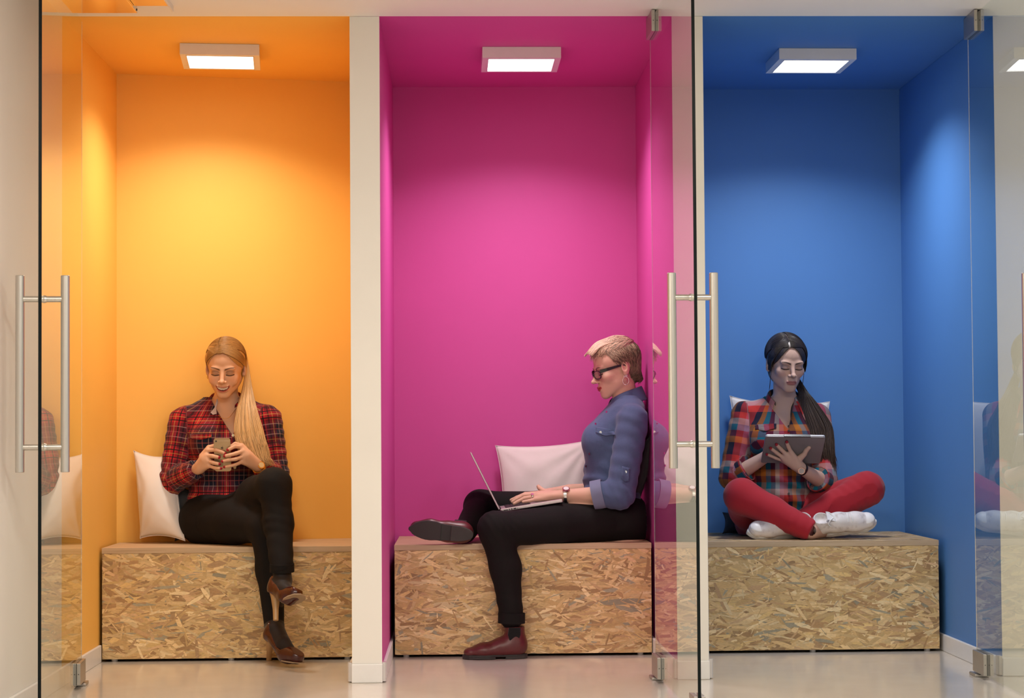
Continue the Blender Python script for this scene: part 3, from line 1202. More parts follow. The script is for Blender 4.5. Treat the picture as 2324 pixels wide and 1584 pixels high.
def plaid_mat(name, su, sv, pu, pv, base_mix=0.5, lines_u=(), lines_v=(), rough=0.85):
    """su/sv: stops along u/v; pu/pv: repeat length in metres; lines: (position, half width, colour)"""
    n = NT(name)
    at = n.n('ShaderNodeAttribute', attribute_name='weave')
    sp = n.n('ShaderNodeSeparateXYZ')
    n.l(at.outputs['Vector'], sp.inputs[0])
    fu = n.math('FRACT', n.math('DIVIDE', sp.outputs[0], pu))
    fv = n.math('FRACT', n.math('DIVIDE', sp.outputs[1], pv))
    c = n.mix(base_mix, n.ramp(fu, su, True), n.ramp(fv, sv, True))
    for f, lines in ((fu, lines_u), (fv, lines_v)):
        for p, hw, col, a in lines:
            d = n.math('ABSOLUTE', n.math('SUBTRACT', f, p))
            m = n.math('MULTIPLY', n.math('LESS_THAN', d, hw), a)
            c = n.mix(m, c, col)
    n.set(col=c, rough=rough, spec=0.2, sheen=0.1)
    nz = n.noise(16, 3, n.coords())
    n.bump(nz.outputs[0], 0.22, 0.012)
    return n.m


def seg_uv(P, a, b, ref):
    """limb coordinates: around (metres) and along"""
    a, b = np.array(tuple(a)), np.array(tuple(b))
    t = b - a
    L = np.linalg.norm(t)
    t = t / L
    ref = np.array(tuple(ref), dtype=float)
    e1 = ref - t * (ref @ t)
    e1 /= np.linalg.norm(e1)
    e2 = np.cross(t, e1)
    q = P - a
    s = q @ t
    ang = np.arctan2(q @ e2, q @ e1)
    sc_ = np.clip(s, 0, L)
    dist = np.linalg.norm(q - sc_[:, None] * t[None, :], axis=1)
    return ang * .055, s, dist


def weave_attr(P, torso_c, limbs):
    """limbs: list of (a, b, radius, ref, offset)"""
    u = np.arctan2(P[:, 0] - torso_c[0], -(P[:, 1] - torso_c[1])) * .15
    uv = np.stack([u, P[:, 2], np.zeros(len(P))], 1)
    best = np.sqrt((P[:, 0] - torso_c[0]) ** 2 + (P[:, 1] - torso_c[1]) ** 2) - torso_c[2]
    for a, b, r, ref, off in limbs:
        uu, vv, d = seg_uv(P, a, b, ref)
        m = (d - r) < best
        uv[m, 0] = uu[m]
        uv[m, 1] = vv[m] + off
        best = np.minimum(best, d - r)
    return uv


def fold(F, amp, freq, seed, stretch=(1, 1, 1)):
    """shallow cloth folds"""
    X, Y, Z = F.ax[0][:, None, None], F.ax[1][None, :, None], F.ax[2][None, None, :]
    F.F += (amp * vnoise((X * stretch[0], Y * stretch[1], Z * stretch[2]), freq, seed)).astype(F32)
    return F


def dirfold(F, a, b, amp, wl, axis_, seed=0, rad=.12):
    """gathered creases around a joint: ripples along axis_ fading away from the segment a-b"""
    s = F.sl(np.minimum(v3(a), v3(b)), np.maximum(v3(a), v3(b)), rad)
    X, Y, Z = F.xyz(s)
    a_, b_ = v3(a), v3(b)
    ba = b_ - a_
    t = np.clip(((X - a_[0]) * ba[0] + (Y - a_[1]) * ba[1] + (Z - a_[2]) * ba[2]) / ((ba * ba).sum() + 1e-9), 0, 1)
    d = np.sqrt((X - a_[0] - t * ba[0]) ** 2 + (Y - a_[1] - t * ba[1]) ** 2 + (Z - a_[2] - t * ba[2]) ** 2)
    w = np.clip(1 - d / rad, 0, 1)
    ph = (X * axis_[0] + Y * axis_[1] + Z * axis_[2]) * 6.283 / wl + vnoise((X, Y, Z), 25, seed) * 2.4
    F.F[s] += (amp * w * np.sin(ph)).astype(F32)
    return F


def hit(F, px, py, off=.001, y0=None):
    """first point of a meshed surface met along the sight line of a place point, lifted off by a hair"""
    lo = F.ax[1][1] if y0 is None else y0
    Ys = np.linspace(lo, F.ax[1][-2], 400)
    for Y in Ys:
        p = A(px, py, float(Y))
        i = [int(np.clip(np.searchsorted(F.ax[k], p[k]), 1, len(F.ax[k]) - 1)) for k in range(3)]
        if F.F[i[0], i[1], i[2]] < 0:
            return A(px, py, float(Y) - off)
    return A(px, py, float(Ys[-1]))


def on_cloth(name, F, outline, mat, parent, th=.0025, n=9, uvs=None):
    """flap or patch sewn on a garment: outline (4 corners TL, TR, BR, BL plus optional point drop) follows the surface"""
    tl, tr, br, bl, drop = outline
    V, Fc, W = [], [], []
    for i in range(n):
        u = i / (n - 1)
        for j in range(n):
            w = j / (n - 1)
            px = (tl[0] * (1 - u) + tr[0] * u) * (1 - w) + (bl[0] * (1 - u) + br[0] * u) * w
            py = (tl[1] * (1 - u) + tr[1] * u) * (1 - w) + (bl[1] * (1 - u) + br[1] * u) * w + drop * w * (1 - abs(2 * u - 1))
            p = hit(F, px, py, th)
            V.append(p)
            W += [p.x * 1.25, p.z * 1.25, 0]
    for i in range(n - 1):
        for j in range(n - 1):
            a_ = i * n + j
            Fc.append((a_, a_ + 1, a_ + n + 1, a_ + n))
    o = MB().add(V, Fc).build(name, mat, parent)
    o.data.polygons.foreach_set('use_smooth', [True] * len(Fc))
    at = o.data.attributes.new('weave', 'FLOAT_VECTOR', 'POINT')
    at.data.foreach_set('vector', W)
    m = o.modifiers.new('thick', 'SOLIDIFY')
    m.thickness = th
    m.offset = 0
    return o


def sleeves(S, arms, k=.014):
    """arms: (shoulder, elbow, end, wrist, radii); sleeves are opened at their ends, then joined to the shirt"""
    B = Field(*S.ax)
    for sh_, e, c, w, r in arms:
        B.add(cap(sh_, e, r[0], r[1]), 0)
    for sh_, e, c, w, r in arms:
        fore = Field(*S.ax)
        fore.add(cap(e, c, r[1], r[2]), 0)
        cut_sleeve(fore, e, c, w, .09, .14)
        B.F[:] = smin(B.F, fore.F, .012)
    S.F[:] = smin(S.F, B.F, k)


def cut_sleeve(S, e, c, w, rad=.066, length=.11):
    """open the sleeve end at c"""
    X, Y, Z = S.ax[0][:, None, None], S.ax[1][None, :, None], S.ax[2][None, None, :]
    t = (w - e).normalized()
    s = (X - c.x) * t.x + (Y - c.y) * t.y + (Z - c.z) * t.z
    r2 = (X - c.x) ** 2 + (Y - c.y) ** 2 + (Z - c.z) ** 2 - s * s
    S.F[:] = np.where((r2 < rad * rad) & (s > -.02) & (s < length), np.maximum(S.F, s), S.F)


def ring_band(name, c, axis_, r, w, th, mat, parent, n=40, flat=1.0, side=None):
    """a strap around a limb"""
    t = Vector(axis_).normalized()
    s = t.cross(Vector(side) if side else Vector((0, 0, 1))).normalized()
    u = t.cross(s)
    mb = MB()
    V, Fc = [], []
    for k in range(n):
        a_ = 2 * math.pi * k / n
        d = s * math.cos(a_) + u * math.sin(a_) * flat
        for rr, tt in ((r, -w / 2), (r + th, -w / 2), (r + th, w / 2), (r, w / 2)):
            V.append(Vector(c) + d * rr + t * tt)
    for k in range(n):
        a_, b_ = k * 4, ((k + 1) % n) * 4
        for j in range(4):
            Fc.append((a_ + j, b_ + j, b_ + (j + 1) % 4, a_ + (j + 1) % 4))
    return mb.add(V, Fc).build(name, mat, parent, smooth=True)


def disc(name, c, nrm, r, th, mat, parent, n=24):
    t = Vector(nrm).normalized()
    return MB().tube([Vector(c) - t * th / 2, Vector(c) + t * th / 2], r, n).build(name, mat, parent, smooth=True)


def pillow(name, corners, thick, label, cat, mat, seed=0, n=36, group=None, bulge=(0, 0), pinch=.07):
    """corners: BL, BR, TR, TL (outline of the seam); puffy on both sides"""
    bl, br, tr, tl = [np.array(tuple(c), dtype=float) for c in corners]
    nrm = np.cross(br - bl, tl - bl)
    nrm /= np.linalg.norm(nrm)
    g = np.linspace(0, 1, n)
    U, V_ = np.meshgrid(g, g, indexing='ij')
    # sides drawn in between the pointed corners
    u2 = U + (0.5 - U) * pinch * 2 * np.sin(np.pi * V_) ** .8 * np.abs(2 * U - 1)
    w2 = V_ + (0.5 - V_) * pinch * 2 * np.sin(np.pi * U) ** .8 * np.abs(2 * V_ - 1)
    P0 = ((1 - u2) * (1 - w2))[..., None] * bl + (u2 * (1 - w2))[..., None] * br + (u2 * w2)[..., None] * tr + ((1 - u2) * w2)[..., None] * tl
    h = (np.sin(np.pi * U) * np.sin(np.pi * V_)) ** .55 * thick / 2
    rs = np.random.RandomState(seed)
    wr = np.zeros_like(h)
    for i in range(7):
        c0 = [(0, 0), (1, 0), (1, 1), (0, 1)][i % 4]
        d = np.sqrt((U - c0[0]) ** 2 + (V_ - c0[1]) ** 2)
        an = np.arctan2(V_ - c0[1], U - c0[0])
        wr += np.sin(an * rs.uniform(9, 16) + rs.uniform(0, 6)) * np.exp(-d * 2.6) * .006
    wr *= np.clip(h / (thick / 2), 0, 1)
    front = P0 + nrm * (h + wr)[..., None]
    back = P0 - nrm * (h - wr * .5)[..., None]
    P = np.concatenate([front.reshape(-1, 3), back.reshape(-1, 3)])
    i, j = np.meshgrid(np.arange(n - 1), np.arange(n - 1), indexing='ij')
    a_ = (i * n + j).ravel()
    Q1 = np.stack([a_, a_ + n, a_ + n + 1, a_ + 1], 1)
    Q2 = Q1[:, ::-1] + n * n
    o = mesh_np(name, P, np.concatenate([Q1, Q2]), mat)
    me = o.data
    import bmesh
    bm = bmesh.new()
    bm.from_mesh(me)
    bmesh.ops.remove_doubles(bm, verts=bm.verts, dist=1e-5)
    bm.to_mesh(me)
    bm.free()
    # seam piping along the outline
    edge = [front[k, 0] for k in range(n)] + [front[n - 1, k] for k in range(1, n)] + [front[n - 1 - k, n - 1] for k in range(1, n)] + [front[0, n - 1 - k] for k in range(1, n)]
    MB().tube([tuple(e) for e in edge], .0016, 6).build('seam', mat, o, smooth=True)
    return tag(o, label, cat, group)


SKIN1 = (0.68, 0.405, 0.27, 1)
SKIN2 = (0.68, 0.42, 0.31, 1)
SKIN3 = (0.54, 0.345, 0.27, 1)
M['skin'] = skin_mat('skin')
M['hair'] = hair_mat('hair')
M['black'] = cloth_mat('black_trouser_cloth', (0.0065, 0.0052, 0.0052, 1), fold=0.25, sheen=0.0)
M['stocking'] = cloth_mat('black_stocking', (0.013, 0.009, 0.009, 1), rough=0.6, fold=0.03, sheen=0.1)
M['pillow'] = cloth_mat('white_pillow_cotton', (0.80, 0.75, 0.72, 1), fold=0.2, var=0.04, fscale=9)
M['cushion'] = cloth_mat('charcoal_cushion', (0.035, 0.035, 0.038, 1), fold=0.15)
M['gold'] = plain('gold', (0.75, 0.50, 0.18, 1), 0.22, 1.0)
M['silver'] = plain('silver', (0.80, 0.78, 0.78, 1), 0.15, 1.0)
M['lace'] = plain('cream_button', (0.75, 0.68, 0.45, 1), 0.35)
M['black_plastic'] = plain('black_plastic', (0.012, 0.012, 0.014, 1), 0.3)


def collar(name, c, r, h, lean, mat, parent, spread=2.45, drop=.045, point=.03, uvs=True, up=(0, 0, 1), fwd=(0, -1, 0), rx=1.0, fall=.050):
    """folded shirt collar: stand rises from the neckline, leaf falls outside it; two halves meet at the nape"""
    up, fwd = Vector(up).normalized(), Vector(fwd).normalized()
    fwd = (fwd - up * fwd.dot(up)).normalized()
    side = fwd.cross(up)
    n = 41
    V, Fc = [], []
    for k in range(n):
        th = -spread + 2 * spread * k / (n - 1)          # 0 = nape
        f = abs(th) / spread
        d = -fwd * math.cos(th) + side * math.sin(th) * rx
        dip = -up * (fall * f ** 2.2)                        # neckline falls to the front
        dipl = fwd * (.012 * f ** 2)
        rr = r * (1 - .10 * f ** 2)
        pf = max(0, (f - .72) / .28)
        cc = Vector(c) + dip + dipl
        V += [cc + d * rr * .98, cc + d * (rr * 1.0) + up * h * (1 - .35 * f), cc + d * (rr + .006) + up * h * (1 - .35 * f) * .98,
              cc + d * (rr + .016 + point * .25 * pf) + up * (h * .35 - drop * .35), cc + d * (rr + .022 + point * .9 * pf) - up * (drop * (.55 + .75 * pf))]
    for k in range(n - 1):
        for j in range(4):
            a_ = k * 5 + j
            Fc.append((a_, a_ + 1, a_ + 6, a_ + 5))
    o = MB().add(V, Fc).build(name, mat, parent, smooth=False)
    o.data.polygons.foreach_set('use_smooth', [True] * len(Fc))
    me = o.data
    at = me.attributes.new('weave', 'FLOAT_VECTOR', 'POINT')
    w = []
    for k in range(n):
        for j in range(5):
            w += [(k / n - .5) * .34, j * .016, 0]
    at.data.foreach_set('vector', w)
    m = o.modifiers.new('thick', 'SOLIDIFY')
    m.thickness = .0022
    m.offset = 0
    s = o.modifiers.new('sub', 'SUBSURF')
    s.levels = 1
    s.render_levels = 1
    return o


def face_frame(R, C, sc=1.0):
    return lambda x, y, z: Vector(tuple(np.asarray(C, dtype=float) + np.asarray(R, dtype=float) @ (np.array([x, y, z]) * sc)))
# ------------------------------------------------------------------ person in the yellow booth
def person1():
    hc = A(512, 836, 1.015)
    R = rotm(-.04, .30, .02)
    root = thing('person', A(505, 1238, 1.0), 'person with long blonde hair in red plaid shirt typing on a phone', 'person')
    HS = 1.0
    opt = dict(scale=HS, smile=1, jaw=1.0, lip=(.40, .10, .08, 1), brow=(.12, .055, .025, 1), lash=(.030, .018, .014, 1), shadow=(.26, .135, .08, 1), blush=(.70, .33, .20, 1), shadow_w=.65, browlift=.001)
    sR, sL = A(417, 957, 1.07), A(606, 952, 1.07)
    eR, wR = A(391, 1090, 1.02), A(452, 1062, .885)
    eL, wL = A(626, 1078, 1.02), A(584, 1057, .885)
    hipR, hipL = A(468, 1172, 1.02), A(552, 1165, 1.02)
    kR, kL = A(604, 1195, .672), A(622, 1101, .615)
    aR, aL = A(622, 1415, .612), A(640, 1312, .492)
    zz = lambda py, Y=1.05: A(512, py, Y).z
    xx = lambda px, Y=1.05: A(px, 1000, Y).x
    st = [(zz(1225), xx(505), 1.03, .165, .105), (zz(1165), xx(506), 1.04, .160, .105), (zz(1110), xx(508), 1.06, .140, .095), (zz(1060), xx(510), 1.065, .145, .098),
          (zz(1000), xx(511), 1.07, .160, .105), (zz(955), xx(512), 1.08, .160, .095), (zz(925), xx(513), 1.085, .115, .075), (zz(905), xx(514), 1.085, .07, .06)]
    # ---- body
    xs = axis(A(345, 1000, 1.05).x, A(720, 1000, .6).x, .0065, [(hc.x - .09, hc.x + .09, .0019), (A(445, 1040, .86).x, A(590, 1040, .86).x, .0021)])
    ys = axis(.42, 1.22, .0065, [(hc.y - .125, hc.y + .09, .0020), (.80, .915, .0022)])
    zs = axis(A(600, 1440, .6).z, hc.z + .15, .0065, [(hc.z - .145, hc.z + .11, .0019), (A(500, 1078, .86).z, A(500, 1000, .86).z, .0021)])
    F = Field(xs, ys, zs)
    F.add(loft(st, -.012), 0)
    F.add(cap(A(514, 935, 1.085), hc + Vector((.0, .022, -.045)), .050, .047), .03)
    for s, e, w in ((sR, eR, wR), (sL, eL, wL)):
        F.chain([s, e, w], [.040, .034, .0225], .03)
    for h, k, a_ in ((hipR, kR, aR), (hipL, kL, aL)):
        F.chain([h, k, k.lerp(a_, .78)], [.075, .045, .028], .03)
    F.add(head_prim(hc, R, opt), .012)
    # right hand (left in the picture): fingers wrap the phone's back
    Yf = .832
    kn = [A(471, 1022, .856), A(469, 1034, .85), A(471, 1046, .848), A(474, 1057, .85)]
    fg = [[A(490, 1021, .838), A(504, 1026, Yf), A(511, 1029, Yf)], [A(483, 1035, .836), A(491, 1037, Yf), A(497, 1038, Yf)],
          [A(484, 1050, .836), A(492, 1052, Yf), A(498, 1053, Yf)], [A(488, 1062, .838), A(496, 1063, Yf), A(502, 1063, Yf)]]
    hand_prims(F, wR, A(466, 1046, .866), kn, fg, [A(460, 1036, .872), A(474, 1016, .872), A(488, 1012, .868), A(498, 1016, .862)], palm_flat=(0, 1, .2), palm_t=.75)
    kn2 = [A(546, 1014, .846), A(552, 1024, .842), A(552, 1036, .842), A(549, 1048, .846)]
    fg2 = [[A(533, 1013, .832), A(523, 1018, .826), A(517, 1021, .824)], [A(536, 1029, .826), A(521, 1033, .818), A(510, 1035, .818)],
           [A(535, 1042, .824), A(518, 1044, .818), A(505, 1047, .818)], [A(534, 1055, .828), A(520, 1058, .820), A(509, 1060, .820)]]
    hand_prims(F, wL, A(562, 1040, .862), kn2, fg2, [A(568, 1034, .872), A(549, 1012, .872), A(534, 1008, .868), A(524, 1014, .862)], palm_flat=(0, 1, .2), palm_t=.75)
    P, Q = F.mesh()
    col = np.tile(np.array(SKIN1), (len(P), 1))
    Lh = head_local(P, hc, R, HS, True)
    isH = (np.linalg.norm(Lh, axis=1) < .17) & (Lh[:, 2] > -.13)
    col[isH] = face_colors(col[isH], Lh[isH], opt)
    red = (.33, .012, .025, 1)
    col = nails(col, P, [(fg[0][2] , (0, -1, 0)), (fg[1][2], (0, -1, 0)), (fg[2][2], (0, -1, 0)), (fg[3][2], (0, -1, 0)), (fg2[0][2], (0, -1, 0)), (fg2[1][2], (0, -1, 0)), (fg2[2][2], (0, -1, 0)), (fg2[3][2], (0, -1, 0))], red, .0072)
    mesh_np('body', P, Q, M['skin'], root, {'Col': col})
    # ---- shirt
    xs = axis(A(345, 1000, 1.05).x, A(665, 1000, 1.05).x, .0042)
    ys = axis(.86, 1.20, .0045)
    zs = axis(zz(1180), zz(900), .0042)
    S = Field(xs, ys, zs)
    S.add(loft(st, .004), 0)
    S.add(ell(A(470, 1003, .975), (.058, .050, .060)), .05)
    S.add(ell(A(552, 1003, .975), (.058, .050, .060)), .05)
    S.add(cap(A(480, 925, 1.085), sR, .048, .052), .04)
    S.add(cap(A(545, 922, 1.085), sL, .048, .052), .04)
    sleeves(S, [(sR, eR, wR - (wR - eR).normalized() * .020, wR, (.062, .058, .040)), (sL, eL, wL - (wL - eL).normalized() * .030, wL, (.060, .056, .040))], .02)
    fold(S, .0022, 26, 3, (1, 1, .7))
    dirfold(S, sR, eR, .0042, .045, (.35, 0, 1), 1, .10)
    dirfold(S, eR, wR, .0050, .032, (1, .3, .4), 2, .09)
    dirfold(S, sL, eL, .0042, .045, (-.35, 0, 1), 3, .10)
    dirfold(S, A(450, 1120, .96), A(570, 1130, .96), .0035, .05, (.3, 0, 1), 5, .10)
    # hem, wrists and neck cut open
    S.F[:] = np.maximum(S.F, (zs[0] + .012 + .010 * np.sin(xs * 30)[:, None, None] - zs[None, None, :]))
    ap = A(530, 990, .98)
    top = zz(915)
    X, Y, Z = xs[:, None, None], ys[None, :, None], zs[None, None, :]
    t = np.clip((Z - ap.z) / (top - ap.z), 0, 1.6)
    xc = ap.x + (A(511, 915, .98).x - ap.x) * t
    vcut = np.maximum(np.abs(X - xc) - .056 * t ** .9, (Y - 1.075 - .02 * t))
    vcut = np.maximum(vcut, ap.z - Z)
    S.F[:] = np.maximum(S.F, -vcut)
    S.F[:] = np.maximum(S.F, -(np.sqrt((X - A(513, 920, 1.085).x) ** 2 + (Y - 1.075) ** 2) - .058 + np.maximum(0, zz(932) - Z) * 6))
    P, Q = S.mesh(1)
    limbs = [(sR, eR, .055, (0, -1, 0), .03), (eR, wR, .045, (0, -1, .3), .05), (sL, eL, .055, (0, -1, 0), .03), (eL, wL, .045, (0, -1, .3), .05)]
    uv = weave_attr(P, (A(511, 1000, 1.07).x, 1.07, .15), limbs)
    RED, DRED, NAVY, WINE = srgb(170, 30, 38), srgb(95, 20, 32), srgb(26, 28, 48), srgb(70, 18, 30)
    su = [(0, RED), (.30, DRED), (.40, NAVY), (.70, NAVY), (.78, DRED)]
    LW, LY, LP = srgb(205, 170, 165), srgb(190, 150, 90), srgb(170, 90, 95)
    BKL = srgb(20, 14, 20)
    ln = [(.05, .016, BKL, .9), (.15, .009, LY, .55), (.25, .016, BKL, .9), (.42, .009, LW, .34), (.56, .012, LP, .4), (.70, .009, LW, .32), (.84, .009, LY, .4), (.93, .018, BKL, .7)]
    M['plaid1'] = plaid_mat('red_navy_tartan', su, su, .165, .155, .5, ln, ln)
    sh = mesh_np('shirt', P, Q, M['plaid1'], root, {'weave': uv}, label='red and navy tartan shirt')
    collar('collar', A(513, 903, 1.074), .066, .034, 0, M['plaid1'], sh, spread=2.35, drop=.058, point=.035, fwd=(.0, -1, 0))
    # pale inside of the open collar and its cuff lining
    M['lining'] = cloth_mat('pale_lining', (.55, .47, .50, 1), fold=.1)
    cpts = [A(492, 905, 1.02), A(487, 925, 1.0), A(478, 936, .985), A(483, 941, .98), A(491, 939, .982), A(490, 925, 1.0), A(496, 908, 1.03)]
    mb = MB()
    mb.add(cpts + [p + Vector((.001, .004, 0)) for p in cpts], [tuple(range(6, -1, -1)), tuple(range(7, 14))] + [(k, (k + 1) % 7, 7 + (k + 1) % 7, 7 + k) for k in range(7)])
    mb.build('collar_lining', M['lining'], sh, smooth=True)
    for px, py, Y in ((529, 988, .935), (533, 1061, .945), (550, 1098, .955)):
        b = disc('button', hit(S, px, py, .001), (0, -1, .1), .0058, .003, M['lace'], sh)
    on_cloth('pocket_flap', S, ((430, 985), (480, 982), (480, 992), (430, 995), 5), M['plaid1'], sh)
    # ---- trousers
    xs = axis(A(395, 1200, 1.0).x, A(700, 1200, .6).x, .0048)
    ys = axis(.43, 1.16, .0050)
    zs = axis(A(630, 1425, .6).z, A(600, 1050, .6).z + .02, .0048)
    T = Field(xs, ys, zs)
    T.add(ell(A(502, 1182, 1.03), (.172, .130, .105)), .0)
    mR, mL = hipR.lerp(kR, .5), hipL.lerp(kL, .5)
    T.chain([A(470, 1180, 1.0), mR, kR, aR.lerp(kR, .55) + Vector((0, .02, 0)), aR + Vector((0, .0, .0))], [.105, .088, .066, .053, .040], .05, .03)
    T.chain([hipL, mL + Vector((.0, 0, .01)), kL, aL.lerp(kL, .58) + Vector((.004, .018, 0)), aL + Vector((0, 0, .03))], [.090, .082, .0645, .055, .043], .03, .03)
    fold(T, .0016, 24, 9)
    dirfold(T, kL, aL, .0022, .05, (.3, .3, 1), 4, .09)
    dirfold(T, hipL, hipR, .0028, .05, (.8, .5, .6), 6, .13)
    X, Y, Z = xs[:, None, None], ys[None, :, None], zs[None, None, :]
    T.F[:] = np.maximum(T.F, .4525 - Z - .5 * np.maximum(0, (YB1 - .008) - Y) * 1000)     # sits on the bench
    # turned-up cuffs: cut the legs off above the ankles
    cz = A(640, 1292, .55).z
    T.F[:] = np.where((Y < .556) & (Z < cz + .06), np.maximum(T.F, cz - Z + .25 * (X - aL.x)), T.F)
    P, Q = T.mesh(1)
    tr = mesh_np('trousers', P, Q, M['black'], root, label='black slim trousers')
    ring_band('cuff', A(640, 1288, .497), (.0, -.1, 1), .0445, .032, .003, M['black'], tr, flat=1.0, side=(0, 1, 0))
    # ---- stockings and shoes
    hx = lambda p: Vector(p)
    shoe_m = NT('burgundy_patent_leather')
    shoe_m.set(col=(.052, .009, .008, 1), rough=.2, spec=.45, coat=.3, coatr=.06)
    tan = plain('tan_stacked_heel', (.42, .25, .11, 1), .4)
    solem = plain('worn_tan_sole', (.36, .26, .17, 1), .7)

    def pump(ankle, heel, ball, toe, tip, upv, label, low):
        ank, he, ba, to, ti = hx(ankle), hx(heel), hx(ball), hx(toe), hx(tip)
        up = hx(upv).normalized()
        pts = [ank, he, ba, to, ti]
        lo = np.min([tuple(p) for p in pts], 0) - .07
        hi = np.max([tuple(p) for p in pts], 0) + .12
        G = Field(axis(lo[0], hi[0], .0030), axis(lo[1], hi[1], .0030), axis(lo[2], hi[2], .0030))
        # stocking foot
        inst = ba.lerp(he, .32) + up * .030
        G.add(cap(ank + Vector((0, .012, .075)), ank, .037, .034), 0)
        G.chain([ank, he + up * .034, ba + up * .006], [.034, .028, .026], .01)
        G.chain([ank, inst, to], [.033, .026, .020], .02)
        Pm, Qm = G.mesh(1)
        mesh_np('stocking', Pm, Qm, M['stocking'], root)
        H = Field(axis(lo[0], hi[0], .0026), axis(lo[1], hi[1], .0026), axis(lo[2], hi[2], .0026))
        H.add(cap(he + up * .022, ba + up * .008, .031, .035), 0)
        H.add(cap(ba + up * .008, to + up * .006, .036, .030), .012)
        H.add(cap(he + up * .045, he + up * .01, .029, .031), .01)
        # scooped topline: remove what is above the plane heel-top .. toe vamp
        X, Y, Z = H.ax[0][:, None, None], H.ax[1][None, :, None], H.ax[2][None, None, :]
        d = (to - he).normalized()
        s = (X - he.x) * d.x + (Y - he.y) * d.y + (Z - he.z) * d.z
        hgt = (X - he.x) * up.x + (Y - he.y) * up.y + (Z - he.z) * up.z - s * ((ba - he).dot(up) / max(.02, (ba - he).dot(d)))
        L = (to - he).length
        u = np.clip(s / L, -.3, 1.2)
        topl = np.interp(u, [-.3, -.05, .25, .5, .66, .78, 1.2], [.062, .058, .030, .016, .022, .05, .05]).astype(F32)
        H.F[:] = np.maximum(H.F, hgt - topl)
        und = np.interp(u, [-.3, .0, .3, .55, .8, 1.2], [-.010, -.010, -.014, -.022, -.022, -.020]).astype(F32)
        H.F[:] = np.maximum(H.F, und - hgt)
        Pm, Qm = H.mesh(1)
        o = mesh_np('shoe', Pm, Qm, shoe_m.m, root, label=label)
        # heel
        back = (he - to).normalized()
        c0 = he + up * .004 - back * .002
        mb = MB()
        mb.tube([c0, c0.lerp(ti, .25), c0.lerp(ti, .6), ti], [.0235, .0170, .0115, .0100], 20)
        mb.build('heel', tan, o, smooth=True)
        # sole slab
        side = d.cross(up).normalized()
        V = []
        for off in (-.0235, -.0275):
            for w, a_ in ((-.018, -.012), (-.033, .02), (-.036, .05), (-.03, .085), (-.012, .105), (.012, .105), (.03, .085), (.036, .05), (.033, .02), (.018, -.012)):
                dd = (to - ba).normalized()
                V.append(ba + dd * a_ * .9 + side * w + up * (off + .008))
        nn = 10
        MB().add(V, [tuple(range(nn)), tuple(range(2 * nn - 1, nn - 1, -1))] + [(k + nn, nn + (k + 1) % nn, (k + 1) % nn, k) for k in range(nn)]).build('sole', solem, o)
        return o
    # standing foot
    pump(aR + Vector((0, 0, -.005)), A(613, 1447, .575), A(650, 1489, .49), A(672, 1493, .452), AZ(610, 1499, 0.0005), (.35, -.25, .9), 'burgundy high heel pump standing on the floor', 1)
    # hanging foot: toe towards the viewer, sole tipped up
    pump(aL + Vector((.0, 0, -.01)), A(624, 1344, .470), A(652, 1358, .408), A(669, 1350, .382), A(626, 1408, .430), (.10, .42, .90), 'burgundy high heel pump on the raised foot', 0)
    # ---- jewellery
    t = (wL - eL).normalized()
    wc = wL - t * .012
    wb = ring_band('wristwatch', wc, t, .0265, .011, .003, M['gold'], root, side=(0, 0, 1))
    disc('watch_dial', wc + Vector((.012, -.026, .006)), (.45, -1, .25), .0150, .006, M['gold'], wb)
    disc('watch_face', wc + Vector((.0135, -.0295, .0068)), (.45, -1, .25), .0110, .0015, plain('pale_dial', (.7, .55, .3, 1), .3), wb)
    fr = face_frame(R, hc, HS)
    for s in (-1, 1):
        e = fr(s * .0765, .004, -.040)
        MB().tube([e + Vector((0, 0, .005)), e, e - Vector((0, 0, .006))], [.0015, .0034, .0018], 10).build('earring', M['gold'], root, smooth=True)
    MB().tube(spline([A(490, 925, 1.03), A(498, 945, .985), A(511, 950, .965), A(522, 945, .975), A(535, 928, 1.02)], 24).tolist(), .0008, 6).build('necklace', M['gold'], root, smooth=True)
    # ---- hair
    rs = np.random.RandomState(5)
    H = Field(axis(hc.x - .11, hc.x + .12, .0030), axis(hc.y - .13, hc.y + .13, .0030), axis(hc.z - .15, hc.z + .15, .0030))
    X, Y, Z = H.ax[0][:, None, None], H.ax[1][None, :, None], H.ax[2][None, None, :]
    x, y, z = X - hc.x, Y - hc.y, Z - hc.z
    lx, ly, lz = [(x * float(R[0, i]) + y * float(R[1, i]) + z * float(R[2, i])) for i in range(3)]
    cap_d = ell((0, .020, .038), (.0815, .097, .0885))[0](lx, ly, lz)
    cap_d = smin(cap_d, ell((.0, .06, -.03), (.066, .055, .075))[0](lx, ly, lz), .03)
    cap_d = smin(cap_d, ell((0, -.027, .048), (.0685, .0600, .0600))[0](lx, ly, lz), .02)
    # hairline: keep hair behind the curve around the face
    hl = .0 - .075 + 0 * lx
    zline = .076 - 9.0 * lx * lx
    facecut = np.maximum(lz - zline, -(ly + .020 - .35 * np.maximum(lz - .02, 0)))
    arch = .0735 * np.clip((.0860 - lz) / .0860, 0, 1.0) ** .5
    face = np.maximum(np.abs(lx + .006 * np.clip(lz / .07, 0, 1)) - arch, ly + .012)
    H.F = np.maximum(cap_d, -face).astype(F32)
    # fine groove along the parting
    H.F += (.0012 * np.exp(-((lx + .020) / .0035) ** 2) * (lz > .06)).astype(F32)
    Pm, Qm = H.mesh(1)
    Lh = head_local(Pm, hc, R)
    dk, lt = np.array([.29, .135, .040, 1]), np.array([.62, .33, .11, 1])
    w = .5 + .5 * np.sin(np.arctan2(Lh[:, 2], Lh[:, 0] + .02) * 40 + Lh[:, 1] * 160)
    w = .45 + .12 * w
    colr = dk[None] * (1 - w[:, None]) + lt[None] * w[:, None]
